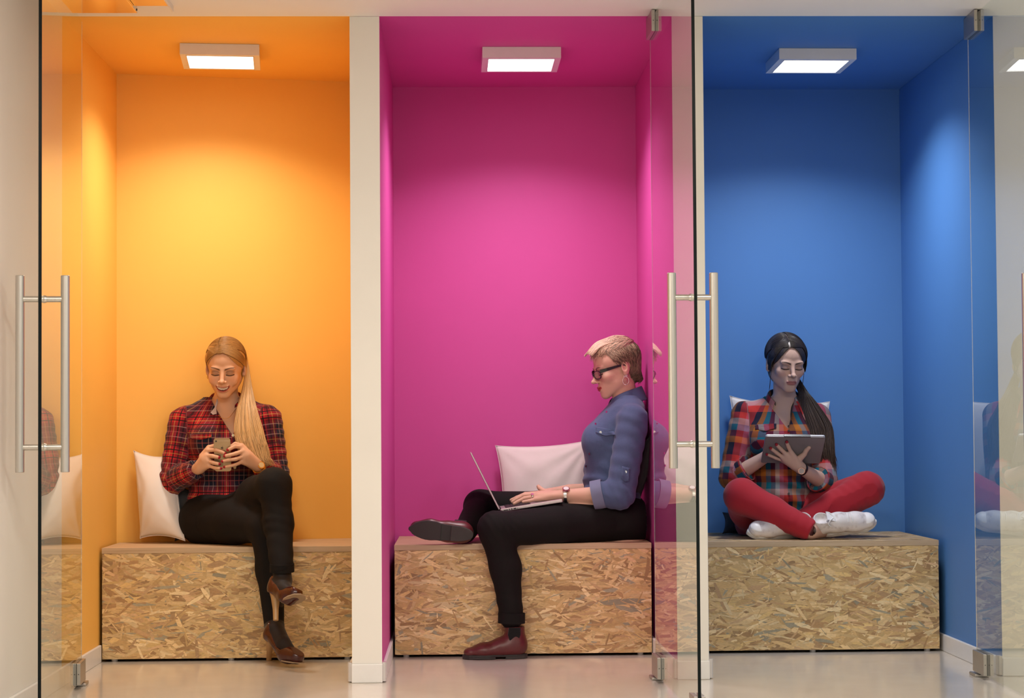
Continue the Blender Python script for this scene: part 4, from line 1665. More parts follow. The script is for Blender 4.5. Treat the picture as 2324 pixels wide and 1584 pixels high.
    part = np.exp(-((Lh[:, 0] + .020) / .0022) ** 2) * (Lh[:, 2] > .06) * (Lh[:, 1] < .03)
    colr = mixc(colr, (.50, .30, .19, 1), part * .55)
    hr = mesh_np('hair', Pm, Qm, M['hair'], root, {'Col': colr}, label='long straight blonde hair swept over one shoulder')
    FV = (((0, -.027, .048), (.0692, .0607, .0607)),)
    curves, cols = [], []
    n = 30
    fr = face_frame(R, hc)
    # strands combed from the parting over the head
    for i in range(2000):
        side = 1 if rs.rand() < .6 else -1
        a0 = rs.uniform(-1.12, 1.35)                      # from the brow over the crown to the back
        pts = []
        kk = 1 + rs.uniform(.0, .022)
        for s in np.linspace(.012, 1.0, 9):
            ph = s * (1.50 + .25 * rs.rand()) if side > 0 else s * 1.5
            aa = a0 + (1.05 - a0) * (.75 * s ** 1.6)
            dx, dy, dz = side * math.sin(ph), -math.cos(ph) * math.sin(-aa) * 1.0, math.cos(ph) * math.cos(aa) 
            vx = -.020 * (1 - s) + .0830 * dx
            vy = .022 + .102 * (math.cos(ph) * math.sin(aa) + (1 - math.cos(ph)) * .25 * math.sin(aa))
            vz = .038 + .0905 * (math.cos(ph) * max(math.cos(aa), -.2)) - .02 * s
            pts.append(fr(*on_cap((vx, vy, vz), (0, .020, .038), (.0815, .097, .0885), kk, FV)))
        curves.append(spline(pts, n))
        m = rs.uniform(.45, 1.15)
        base = (dk * (1 - .5) + lt * .5) * m
        cols.append(np.tile(base, (n, 1)))
    for i in range(700):
        s = 1 if rs.rand() < .6 else -1
        u = rs.rand()
        b = [(-.012 + s * .004, -.074 + .03 * u, .088 + .03 * u), (-.006 * (1 - u) + s * .034, -.074 + .03 * u, .074 + .03 * u), (s * .060, -.052 + .02 * u, .046 + .032 * u),
             (s * .072, -.022 + .01 * u, .024 + .028 * u), (s * .080, .004 + .01 * u, .010 + .02 * u), (s * .082, .030, .0 + .01 * u)]
        curves.append(spline([fr(*p) for p in b], n))
        m = rs.uniform(.6, 1.15)
        cols.append(np.tile((dk * .5 + lt * .5) * np.array([m, m, m, 1]), (n, 1)))
    curves = push_out(H.ax, np.asarray(cap_d, dtype=F32), curves, rs)
    # the long fall over the shoulder on the right of the picture
    g1 = [fr(-.01, -.02, .125), fr(.055, .0, .10), fr(.084, .03, .03)]
    for i in range(1500):
        t = rs.rand()
        q = rs.rand()
        cp = ((0, .020, .038), (.0815, .097, .0885), 1.0 + .03 * rs.rand(), FV)
        root_p = fr(*on_cap((.030, .0 + .07 * t, .115), *cp))
        p1 = fr(*on_cap((.070, .022 + .055 * t, .075), *cp))
        p1b = fr(*on_cap((.083, .036 + .045 * t, .015), *cp) + np.array([.012 * t, 0, 0]))
        p2 = A(551 + 21 * t, 880 + 2 * rs.randn(), 1.0 + .04 * q + .03 * t)
        p3 = A(537 + 47 * t, 930, .950 + .05 * q)
        p4 = A(532 + 68 * t, 985, .893 + .035 * q)
        p5 = A(549 + 58 * t + rs.randn() * 3, 1030, .885 + .03 * q)
        p6 = A(568 + 46 * t + rs.randn() * 5, 1046 + rs.rand() * 14 - 10 * abs(t - .7), .882 + .03 * q)
        curves.append(spline([root_p, p1, p1b, p2, p3, p4, p5, p6], n))
        m = rs.uniform(.72, 1.12)
        fade = np.linspace(0, 1, n)[:, None]
        tip = np.array([.86, .56, .26, 1])
        cols.append((((dk + lt) / 2)[None] * (1 - fade ** .7) + tip[None] * fade ** .7) * np.array([m, m, m, 1])[None])
    rad = np.interp(np.linspace(0, 1, n), [0, .1, .85, 1], [.0006, .0013, .0012, .0004])
    hair_mesh('hair_strands', curves, rad, cols, M['hair'], hr)
    return root


person1()
# ------------------------------------------------------------------ person in the magenta booth
def person2():
    hc = A(1399, 836, 1.0)
    R = rotm(-1.38, .27, 0)
    HS = 1.02
    root = thing('person', A(1410, 1238, 1.0), 'person with short blonde hair and glasses in denim shirt using a laptop', 'person')
    opt = dict(scale=HS, smile=0, jaw=1.0, lift=40, lip=(.42, .018, .035, 1), brow=(.13, .07, .045, 1), lash=(.025, .016, .016, 1), shadow=(.30, .17, .15, 1), blush=(.62, .27, .22, 1), shadow_w=.5)
    fr = face_frame(R, hc, HS)
    sL, sR = A(1438, 952, .855), A(1430, 948, 1.17)
    eL, wL = A(1408, 1121, .808), A(1281, 1124, .845)
    eR, wR = A(1398, 1115, 1.15), A(1290, 1112, 1.08)
    hipL, hipR = A(1408, 1172, .925), A(1410, 1168, 1.10)
    kL, aL = A(1124, 1200, .700), A(1161, 1400, .695)
    kR, aR = A(1090, 1150, 1.16), A(1050, 1207, .825)
    zz = lambda py, Y=1.0: A(1400, py, Y).z
    xx = lambda px, Y=1.0: A(px, 1000, Y).x
    # trunk: rx runs front-back (image x), ry across the shoulders (depth)
    st = [(zz(1235), xx(1405), 1.01, .118, .165), (zz(1185), xx(1402), 1.01, .122, .165), (zz(1130), xx(1389), 1.015, .112, .132), (zz(1080), xx(1388), 1.015, .112, .132), (zz(1030), xx(1396), 1.015, .115, .135),
          (zz(985), xx(1403), 1.015, .118, .140), (zz(950), xx(1412), 1.015, .104, .135), (zz(922), xx(1421), 1.01, .075, .110), (zz(905), xx(1424), 1.01, .055, .065)]
    xs = axis(A(1030, 1100, .8).x, 2.2, .007, [(hc.x - .125, hc.x + .10, .0020), (A(1150, 1120, .86).x, A(1290, 1120, .86).x, .0023)])
    ys = axis(.64, 1.26, .0065, [(hc.y - .09, hc.y + .09, .0021), (.80, .92, .0023)])
    zs = axis(A(1160, 1440, .7).z, hc.z + .14, .0065, [(hc.z - .15, hc.z + .11, .0020), (A(1200, 1150, .86).z, A(1200, 1095, .86).z, .0022)])
    F = Field(xs, ys, zs)
    F.add(loft(st, -.012), 0)
    F.add(cap(A(1422, 925, 1.01), hc + Vector((.024, .0, -.04)), .052, .048), .03)
    F.chain([sL, eL, wL], [.045, .040, .0235], .03)
    F.chain([sR, eR, wR], [.045, .040, .024], .03)
    F.chain([hipL, kL, aL], [.08, .048, .032], .03)
    F.chain([hipR, kR, aR], [.08, .048, .032], .03)
    F.add(head_prim(hc, R, opt), .012)
    kn = [A(1222, 1119, .905), A(1216, 1122, .888), A(1213, 1127, .868), A(1216, 1133, .850)]
    fg = [[A(1192, 1121, .912), A(1173, 1129, .915), A(1160, 1135, .917)], [A(1188, 1124, .893), A(1172, 1133, .893), A(1163, 1139, .893)],
          [A(1190, 1131, .870), A(1176, 1138, .868), A(1167, 1143, .866)], [A(1200, 1137, .845), A(1193, 1138, .842), A(1187, 1139, .840)]]
    hand_prims(F, wL, A(1238, 1128, .874), kn, fg, [A(1250, 1121, .890), A(1233, 1114, .925), A(1225, 1108, .935), A(1222, 1104, .938)], rf=.0080, palm_flat=(0, 0, 1), palm_t=.6)
    kn2 = [A(1226, 1118, 1.04), A(1222, 1119, 1.06), A(1222, 1121, 1.08), A(1226, 1122, 1.10)]
    fg2 = [[A(1206, 1122, 1.035), A(1192, 1128, 1.033)], [A(1200, 1123, 1.058), A(1186, 1130, 1.057)], [A(1202, 1125, 1.08), A(1188, 1131, 1.08)], [A(1210, 1125, 1.10), A(1198, 1130, 1.10)]]
    hand_prims(F, wR, A(1246, 1117, 1.07), kn2, fg2, [A(1255, 1118, 1.05), A(1238, 1118, 1.02), A(1226, 1121, 1.005)], palm_flat=(0, 0, 1), palm_t=.6)
    P, Q = F.mesh()
    col = np.tile(np.array(SKIN2), (len(P), 1))
    Lh = head_local(P, hc, R, HS, True)
    isH = (np.linalg.norm(Lh, axis=1) < .17) & (Lh[:, 2] > -.13)
    col[isH] = face_colors(col[isH], Lh[isH], opt)
    mesh_np('body', P, Q, M['skin'], root, {'Col': col})
    # ---- denim shirt
    n = NT('blue_denim')
    v = n.coords()
    nz, tw = n.noise(7, 4, v), n.noise(1.0, 2, n.coords((900, 900, 240), rot=(.5, .4, 0)))
    c = n.mix(nz.outputs[0], (.030, .052, .125, 1), (.085, .125, .25, 1))
    c = n.mix(n.math('MULTIPLY', tw.outputs[0], .35), c, (.16, .21, .34, 1))
    n.set(col=c, rough=.85, spec=.2, sheen=.15)
    n.bump(n.math('ADD', n.noise(17, 3, v).outputs[0], n.math('MULTIPLY', tw.outputs[0], .08)), .32, .012)
    M['denim'] = n.m
    xs = axis(A(1290, 1100, .85).x, 2.205, .0042)
    ys = axis(.715, 1.25, .0046)
    zs = axis(zz(1205), zz(885), .0042)
    S = Field(xs, ys, zs)
    S.add(loft(st, .004), 0)
    S.add(ell(A(1349, 1000, .95), (.052, .062, .064)), .045)
    S.add(ell(A(1349, 1000, 1.07), (.052, .062, .064)), .045)
    S.add(cap(A(1428, 922, .95), sL, .045, .056), .04)
    S.add(cap(A(1424, 922, 1.07), sR, .045, .056), .04)
    cuffL = wL.lerp(eL, .55)
    sleeves(S, [(sL, eL, cuffL, wL, (.064, .059, .053)), (sR, eR, wR.lerp(eR, .5), wR, (.064, .060, .052))], .012)
    fold(S, .0024, 26, 13)
    dirfold(S, sL, eL, .0042, .062, (.5, .2, 1), 1, .11)
    dirfold(S, eL, cuffL, .0042, .036, (1, .2, .35), 2, .09)
    dirfold(S, A(1335, 1090, 1.0), A(1400, 1100, .9), .0045, .055, (.35, .2, 1), 5, .14)
    X, Y, Z = xs[:, None, None], ys[None, :, None], zs[None, None, :]
    t = (wL - eL).normalized()
    S.F[:] = np.maximum(S.F, -(np.sqrt((X - A(1420, 915, 1.0).x) ** 2 + (Y - 1.01) ** 2) - .056 + np.maximum(0, zz(922) - Z) * 5))
    hem = A(1330, 1112, 1.0).z - (X - A(1330, 1112, 1.0).x) * .95
    S.F[:] = np.maximum(S.F, np.maximum(hem, zs[0] + .004) - Z - 0 * Y)
    S.F[:] = np.maximum(S.F, X - 2.196)
    P, Q = S.mesh(1)
    sh = mesh_np('shirt', P, Q, M['denim'], root, label='blue denim shirt with rolled sleeves')
    collar('collar', A(1421, 898, 1.01), .064, .036, 0, M['denim'], sh, spread=2.55, drop=.050, point=.028, fwd=(-1, 0, 0), up=(-.10, 0, 1), rx=1.05, fall=.030)
    # rolled cuff, sleeve tab, pocket flap, snap buttons
    M['denim_light'] = cloth_mat('pale_denim_inside', (.17, .20, .31, 1), fold=.2)
    cb = ring_band('cuff', cuffL + t * -.012, t - Vector((0, 0, .18)), .0545, .045, .005, M['denim_light'], sh, side=(0, 1, 0))
    n_ = Vector((0, -1, 0))

    def patch(name, pts, th=.003, mat=M['denim']):
        pts = [Vector(p) for p in pts]
        k = len(pts)
        return MB().add([p for p in pts] + [p - n_ * th for p in pts], [tuple(range(k)), tuple(range(2 * k - 1, k - 1, -1))] + [(k + j, k + (j + 1) % k, (j + 1) % k, j) for j in range(k)]).build(name, mat, sh, bevel=.001)
    on_cloth('pocket_flap', S, ((1352, 969), (1392, 975), (1396, 987), (1352, 982), 5), M['denim'], sh)
    on_cloth('sleeve_tab', S, ((1412, 1058), (1430, 1062), (1428, 1092), (1410, 1088), 4), M['denim'], sh, n=7)
    for px, py in ((1420, 1071), (1363, 981), (1350, 1150)):
        disc('snap_button', hit(S, px, py, .004), (-.1, -1, .05), .0055, .003, M['silver'], sh)
    for px, py in ((1377, 935), (1352, 962), (1338, 1030), (1330, 1058)):
        disc('snap_button', hit(S, px, py, .0015), (-.8, -.6, 0), .0048, .003, M['silver'], sh)
    # ---- trousers
    xs = axis(A(1025, 1100, .8).x, 2.19, .0052)
    ys = axis(.62, 1.28, .0054)
    zs = axis(A(1160, 1425, .7).z, zz(1085), .0050)
    T = Field(xs, ys, zs)
    T.add(ell(A(1418, 1182, 1.01), (.128, .178, .105)), 0)
    T.chain([hipL + Vector((0, 0, -.01)), A(1265, 1192, .81), kL, kL.lerp(aL, .45) + Vector((.012, .010, 0)), aL], [.095, .080, .066, .058, .049], .05, .03)
    T.chain([hipR, hipR.lerp(kR, .5), kR, aR + Vector((.01, .02, 0))], [.098, .085, .066, .046], .05, .03)
    fold(T, .0018, 22, 19)
    dirfold(T, kL.lerp(aL, .8), aL, .0035, .05, (.2, 0, 1), 4, .08)
    dirfold(T, kL, kL + Vector((.04, 0, 0)), .003, .035, (1, .2, .8), 7, .10)
    X, Y, Z = xs[:, None, None], ys[None, :, None], zs[None, None, :]
    T.F[:] = np.where(Y > YB2 - .006, np.maximum(T.F, .4525 - Z), T.F)
    P, Q = T.mesh(1)
    tr = mesh_np('trousers', P, Q, M['black'], root, label='black trousers')
    ring_band('cuff', aL + Vector((0, 0, -.004)), (.02, 0, 1), .0500, .040, .004, M['black'], tr, side=(0, 1, 0))
    # ---- chelsea boots
    lm = NT('oxblood_leather')
    lnz = lm.noise(60, 4, lm.coords())
    lm.set(col=lm.mix(lnz.outputs[0], (.075, .010, .012, 1), (.125, .020, .022, 1)), rough=.38, spec=.5)
    lm.bump(lnz.outputs[0], .08, .002)
    rubber = plain('dark_boot_sole', (.030, .026, .026, 1), .65)
    heelm = plain('boot_heel_rubber', (.042, .037, .036, 1), .7)
    gore = cloth_mat('black_elastic', (.008, .008, .009, 1), fold=.05)

    def boot(Mx, label, shaft):
        """local frame: x toe, y across, z up from the sole; Mx maps to the room"""
        G = Field(axis(-.06, .22, .0030), axis(-.06, .06, .0030), axis(-.01, .20, .0030))
        G.add(cap((-.015, 0, .050), (.045, 0, .045), .036, .038), 0)
        G.add(cap((.045, 0, .040), (.12, .004, .034), .037, .033, (0, 0, 1), .85), .03)
        G.add(cap((.12, .004, .030), (.170, .004, .026), .038, .030, (0, 0, 1), .62), .03)
        G.add(cap((-.008, 0, .05), (-.004, 0, shaft), .037, .040), .03)
        X, Y, Z = G.ax[0][:, None, None], G.ax[1][None, :, None], G.ax[2][None, None, :]
        G.F[:] = np.maximum(G.F, .0155 + np.clip(X - .06, 0, .06) * -.05 - Z + 0 * Y)
        G.F[:] = np.maximum(G.F, Z - shaft + 0 * X)
        Pm, Qm = G.mesh(1)
        Pw = np.array([tuple(Mx @ Vector(p)) for p in Pm])
        o = mesh_np('boot', Pw, Qm, lm.m, root, label=label)

        def outline(s=1.0):
            pts = []
            for a_ in np.linspace(0, 2 * math.pi, 40, endpoint=False):
                ca, sa = math.cos(a_), math.sin(a_)
                x = .075 + .130 * ca
                w = np.interp(x, [-.06, -.04, 0, .05, .09, .14, .18, .206], [.022, .031, .034, .031, .036, .042, .034, .012])
                pts.append((x, math.copysign(abs(sa) ** .6, sa) * w * s + (.004 if x > .08 else 0)))
            return pts

        def slab(name, pts, z0, z1, mat):
            k = len(pts)
            V = [Mx @ Vector((p[0], p[1], z0)) for p in pts] + [Mx @ Vector((p[0], p[1], z1)) for p in pts]
            MB().add(V, [tuple(range(k - 1, -1, -1)), tuple(range(k, 2 * k))] + [(j, (j + 1) % k, k + (j + 1) % k, k + j) for j in range(k)]).build(name, mat, o, bevel=.0015)
        ol = outline()
        slab('sole', ol, .008, .0165, rubber)
        slab('forefoot_tread', [p for p in ol if p[0] > .055], .0, .0085, rubber)
        slab('heel', [p for p in ol if p[0] < .035], -.0010, .0085, heelm)
        for s in (-1, 1):
            V = []
            for px, pz in ((-.024, shaft - .002), (.022, shaft - .002), (.026, shaft - .03), (.020, .075), (.002, .062), (-.016, .075), (-.024, shaft - .03)):
                hy = np.interp(pz, [.06, .09, shaft], [.0372, .0385, .0405])
                V.append((px, pz, hy))
            q = [Mx @ Vector((a_, s * (hy + .0012), b_)) for a_, b_, hy in V] + [Mx @ Vector((a_, s * (hy - .012), b_)) for a_, b_, hy in V]
            MB().add(q, [tuple(range(7)) if s < 0 else tuple(range(6, -1, -1)), tuple(range(13, 6, -1)) if s < 0 else tuple(range(7, 14))] + [(j, (j + 1) % 7, 7 + (j + 1) % 7, 7 + j) for j in range(7)]).build('elastic_gore', gore, o)
        return o
    # left boot stands on the floor, toe to the left of the picture
    heel = AZ(1175, 1488, 0.001)
    Mx = Matrix.Translation((A(1166, 1480, .70).x, .70, 0.0015)) @ Matrix.Rotation(math.pi + .06, 4, 'Z')
    boot(Mx, 'oxblood ankle boot standing on the floor', .125)
    # right boot lies on its side on the bench, sole towards the viewer, toe left
    ex = (A(930, 1206, .735) - A(1070, 1218, .735)).normalized()
    ez = Vector((.05, 1, .10)).normalized()
    ez = (ez - ex * ez.dot(ex)).normalized()
    ey = ez.cross(ex)
    R3 = Matrix((ex, ey, ez)).transposed().to_4x4()
    c = A(1043, 1212, .705)
    boot(Matrix.Translation(c) @ R3, 'oxblood ankle boot turned sole outwards on the bench edge', .105)
    # ---- watch, ring, earring, glasses
    tv = (wL - eL).normalized()
    wc = wL - tv * .006
    wb = ring_band('wristwatch', wc, tv, .0275, .012, .003, M['silver'], root, side=(0, 0, 1))
    disc('watch_dial', wc + Vector((.0, -.016, .025)), (0, -.55, .85), .0150, .007, plain('rose_bezel', (.45, .16, .20, 1), .25, .8), wb)
    disc('watch_face', wc + Vector((.0, -.0182, .0288)), (0, -.55, .85), .0112, .0015, plain('white_dial', (.8, .78, .78, 1), .3), wb)
    rg = A(1208, 1127, .868)
    rb_ = ring_band('finger_ring', rg, (-1, -.1, -.15), .0092, .003, .0014, M['silver'], root, side=(0, 1, 0))
    disc('ring_flower', rg + Vector((0, -.006, .0095)), (0, -.5, .85), .0065, .003, M['silver'], rb_, 8)
    e = fr(.0795, .006, -.040)
    pts = [e + Vector((.0125 * math.sin(a_), -.002, -.016 + .0165 * math.cos(a_))) for a_ in np.linspace(0, 2 * math.pi, 28)]
    eo = MB().tube(pts, .0012, 8).build('hoop_earring', M['silver'], root, smooth=True)
    for dx, dz in ((-.006, .002), (0, .004), (.005, .005)):
        MB().tube([e + Vector((dx, -.004, dz - .004)), e + Vector((dx, -.004, dz + .004))], [.0022, .0014], 8).build('bead', M['silver'], eo, smooth=True)
    gm = plain('dark_green_acetate', (.010, .014, .014, 1), .25)
    gl = thing_part('eyeglasses', root)
    lensm = NT('glasses_lens')
    tr_ = lensm.n('ShaderNodeBsdfTransparent')
    tr_.inputs[0].default_value = (.86, .80, .84, 1)
    gs = lensm.n('ShaderNodeBsdfGlossy', i_Roughness=.02)
    mxn = lensm.n('ShaderNodeMixShader', i_0=.10)
    lensm.l(tr_.outputs[0], mxn.inputs[1])
    lensm.l(gs.outputs[0], mxn.inputs[2])
    lensm.l(mxn.outputs[0], lensm.t.nodes['Material Output'].inputs[0])
    for s in (-1, 1):
        rim = []
        for a_ in np.linspace(0, 2 * math.pi, 33):
            ca, sa = math.cos(a_), math.sin(a_)
            x = s * .034 + .0255 * math.copysign(abs(ca) ** .75, ca)
            z = -.004 + .0165 * math.copysign(abs(sa) ** .8, sa)
            rim.append(fr(x, -.1035 + abs(x) * .28, z))
        MB().tube(rim, .0020, 8).build('rim', gm, gl, smooth=True)
        cen = sum((Vector(q) for q in rim[:-1]), Vector()) / 32
        V = [cen] + rim[:-1]
        MB().add(V, [(0, 1 + j, 1 + (j + 1) % 32) for j in range(32)]).build('lens', lensm.m, gl)
        # wide temple arm tapering to the ear
        hinge = [(s * .061, -.086, .008), (s * .074, -.060, .009), (s * .0785, -.02, .010), (s * .0795, .012, .010), (s * .077, .028, -.008)]
        hh = [.0072, .0065, .0048, .0034, .003]
        V, Fc = [], []
        for (x, y, z), h in zip(hinge, hh):
            V += [fr(x, y, z - h), fr(x, y, z + h), fr(x - s * .0028, y, z + h), fr(x - s * .0028, y, z - h)]
        for j in range(4):
            for q in range(4):
                Fc.append((j * 4 + q, j * 4 + (q + 1) % 4, j * 4 + 4 + (q + 1) % 4, j * 4 + 4 + q))
        Fc += [(3, 2, 1, 0), (16, 17, 18, 19)]
        MB().add(V, Fc).build('temple', gm, gl)
    MB().tube([fr(-.0105, -.102, .002), fr(0, -.1045, .004), fr(.0105, -.102, .002)], .0018, 8).build('bridge', gm, gl, smooth=True)
    # ---- short hair
    rs = np.random.RandomState(8)
    H = Field(axis(hc.x - .14, hc.x + .13, .0030), axis(hc.y - .11, hc.y + .11, .0030), axis(hc.z - .13, hc.z + .15, .0030))
    X, Y, Z = H.ax[0][:, None, None], H.ax[1][None, :, None], H.ax[2][None, None, :]
    x, y, z = X - hc.x, Y - hc.y, Z - hc.z
    lx, ly, lz = [(x * float(R[0, i]) + y * float(R[1, i]) + z * float(R[2, i])) / HS for i in range(3)]
    cd = ell((0, .017, .040), (.0820, .0935, .088))[0](lx, ly, lz)
    cd = smin(cd, ell((0, .056, -.020), (.056, .036, .058))[0](lx, ly, lz), .03)
    cd = smin(cd, ell((0, -.042, .086), (.055, .042, .024))[0](lx, ly, lz), .03)      # raised fringe
    ax_ = np.abs(lx)
    # skin stays clear in front of the hairline, around the ear and under the nape
    cut = smax(ly - (-.026 - .55 * np.clip(lz - .035, 0, .08)), lz - .079, .01)
    cut = np.minimum(cut, np.maximum(lz - .026 - .25 * (ly + .03), ly + .004))
    cut = np.minimum(cut, np.maximum(np.sqrt((ly - .016) ** 2 + (lz + .004) ** 2) - .027, .06 - ax_))
    cut = np.minimum(cut, np.maximum(lz + .012, ly - .034))
    cut = np.minimum(cut, lz + .085 + 0 * lx)
    H.F = np.maximum(cd, -cut).astype(F32)
    Pm, Qm = H.mesh(1)
    Lh = head_local(Pm, hc, R, HS)
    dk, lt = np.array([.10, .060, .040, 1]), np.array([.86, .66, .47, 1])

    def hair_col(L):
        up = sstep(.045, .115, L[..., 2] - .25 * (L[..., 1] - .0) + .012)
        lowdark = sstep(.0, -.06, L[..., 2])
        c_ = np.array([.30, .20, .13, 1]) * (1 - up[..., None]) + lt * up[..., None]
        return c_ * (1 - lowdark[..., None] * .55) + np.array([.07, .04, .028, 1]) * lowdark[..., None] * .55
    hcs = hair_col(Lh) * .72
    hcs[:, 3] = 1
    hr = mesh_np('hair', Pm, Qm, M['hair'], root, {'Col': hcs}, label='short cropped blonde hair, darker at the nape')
    curves, cols = [], []
    n = 12
    cp = (0, .017, .040), (.0820, .0935, .088)
    cp = (np.array(cp[0]), np.array(cp[1]))
    for i in range(5200):
        dv = rs.normal(size=3)
        dv /= np.linalg.norm(dv)
        r0 = cp[0] + dv * cp[1]
        low = rs.rand() < .32
        if low:                                        # nape and lower back of the head
            th = rs.uniform(-1.2, 1.2)
            r0 = np.array([.060 * math.sin(th), .050 + .045 * math.cos(th), rs.uniform(-.070, .055)])
            r0[:2] *= 1 + .10 * max(0, r0[2])/.055
        if r0[2] < -.072 or (not low and r0[2] < .0 and r0[1] < .05):
            continue
        if r0[1] < -.020 - .5 * max(0, r0[2] - .035) and r0[2] < .083:
            continue
        if abs(r0[0]) > .055 and r0[1] < .046 and r0[2] < .028:
            continue
        crown = np.array([0, .060, .118])
        nr = (r0 - cp[0]) / cp[1] ** 2
        nr /= np.linalg.norm(nr)
        top = r0[2] > .085
        dirv = (r0 - crown)
        if top:
            dirv = np.array([.25 * rs.randn() + .25 * np.sign(r0[0]), -1, -.1])
        elif low or r0[1] > .04:
            dirv = np.array([.15 * rs.randn(), -.1, -1])
        else:
            dirv = np.array([.08 * rs.randn(), .45 + .22 * rs.randn(), -.8])
        dirv = dirv - nr * (dirv @ nr)
        dirv /= np.linalg.norm(dirv) + 1e-6
        Lg = (.045 if top else (.020 if low else .028)) * rs.uniform(.7, 1.2)
        jit = rs.randn(3) * .12
        lift = (.10 if top else .02) + .04 * rs.rand()
        pts = []
        for s in np.linspace(0, 1, 5):
            p = r0 + (dirv + jit * s) * Lg * s + nr * (lift * Lg * math.sin(s * 2.6) + .0008)
            e_ = (p - cp[0]) / cp[1]
            ne = np.linalg.norm(e_)
            if not low and (ne < 1.004 or ne > 1.05) and not (p[1] < -.065):
                p = cp[0] + e_ / ne * min(max(ne, 1.004), 1.05) * cp[1]
            pts.append(p)
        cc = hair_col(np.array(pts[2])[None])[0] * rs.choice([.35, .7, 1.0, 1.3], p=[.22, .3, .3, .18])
        pts = [fr(*p) for p in pts]
        curves.append(spline(pts, n))
        cc[3] = 1
        cols.append(np.tile(cc, (n, 1)))
    # fringe swept forward over the brow
    for i in range(620):
        x0 = rs.uniform(-.05, .055)
        b = [(x0, -.01 + .01 * rs.randn() * .3, .131 - abs(x0) * .4), (x0 * 1.05, -.056, .1205 - abs(x0) * .35 + .004 * rs.rand()), (x0 * 1.1 + .004, -.086, .1000 + .008 * rs.rand() - abs(x0) * .25), (x0 * 1.1 + .006, -.100 - .006 * rs.rand(), .088 + .008 * rs.rand() - abs(x0) * .2)]
        curves.append(spline([fr(*p) for p in b], n))
        m = rs.uniform(.6, 1.2)
        cols.append(np.tile(lt * np.array([m, m, m, 1]), (n, 1)))
    curves = push_out(H.ax, np.asarray(cd * HS, dtype=F32), curves, rs)
    rad = np.interp(np.linspace(0, 1, n), [0, .2, .75, 1], [.0007, .0013, .0011, .0003])
    hair_mesh('hair_strands', curves, rad, cols, M['hair'], hr)
    return root


def thing_part(name, parent):
    o = bpy.data.objects.new(name, None)
    o.empty_display_size = .03
    COL.objects.link(o)
    o.location = parent.location
    o.parent = parent
    o.matrix_parent_inverse = Matrix.Translation(-parent.location)
    return o


person2()
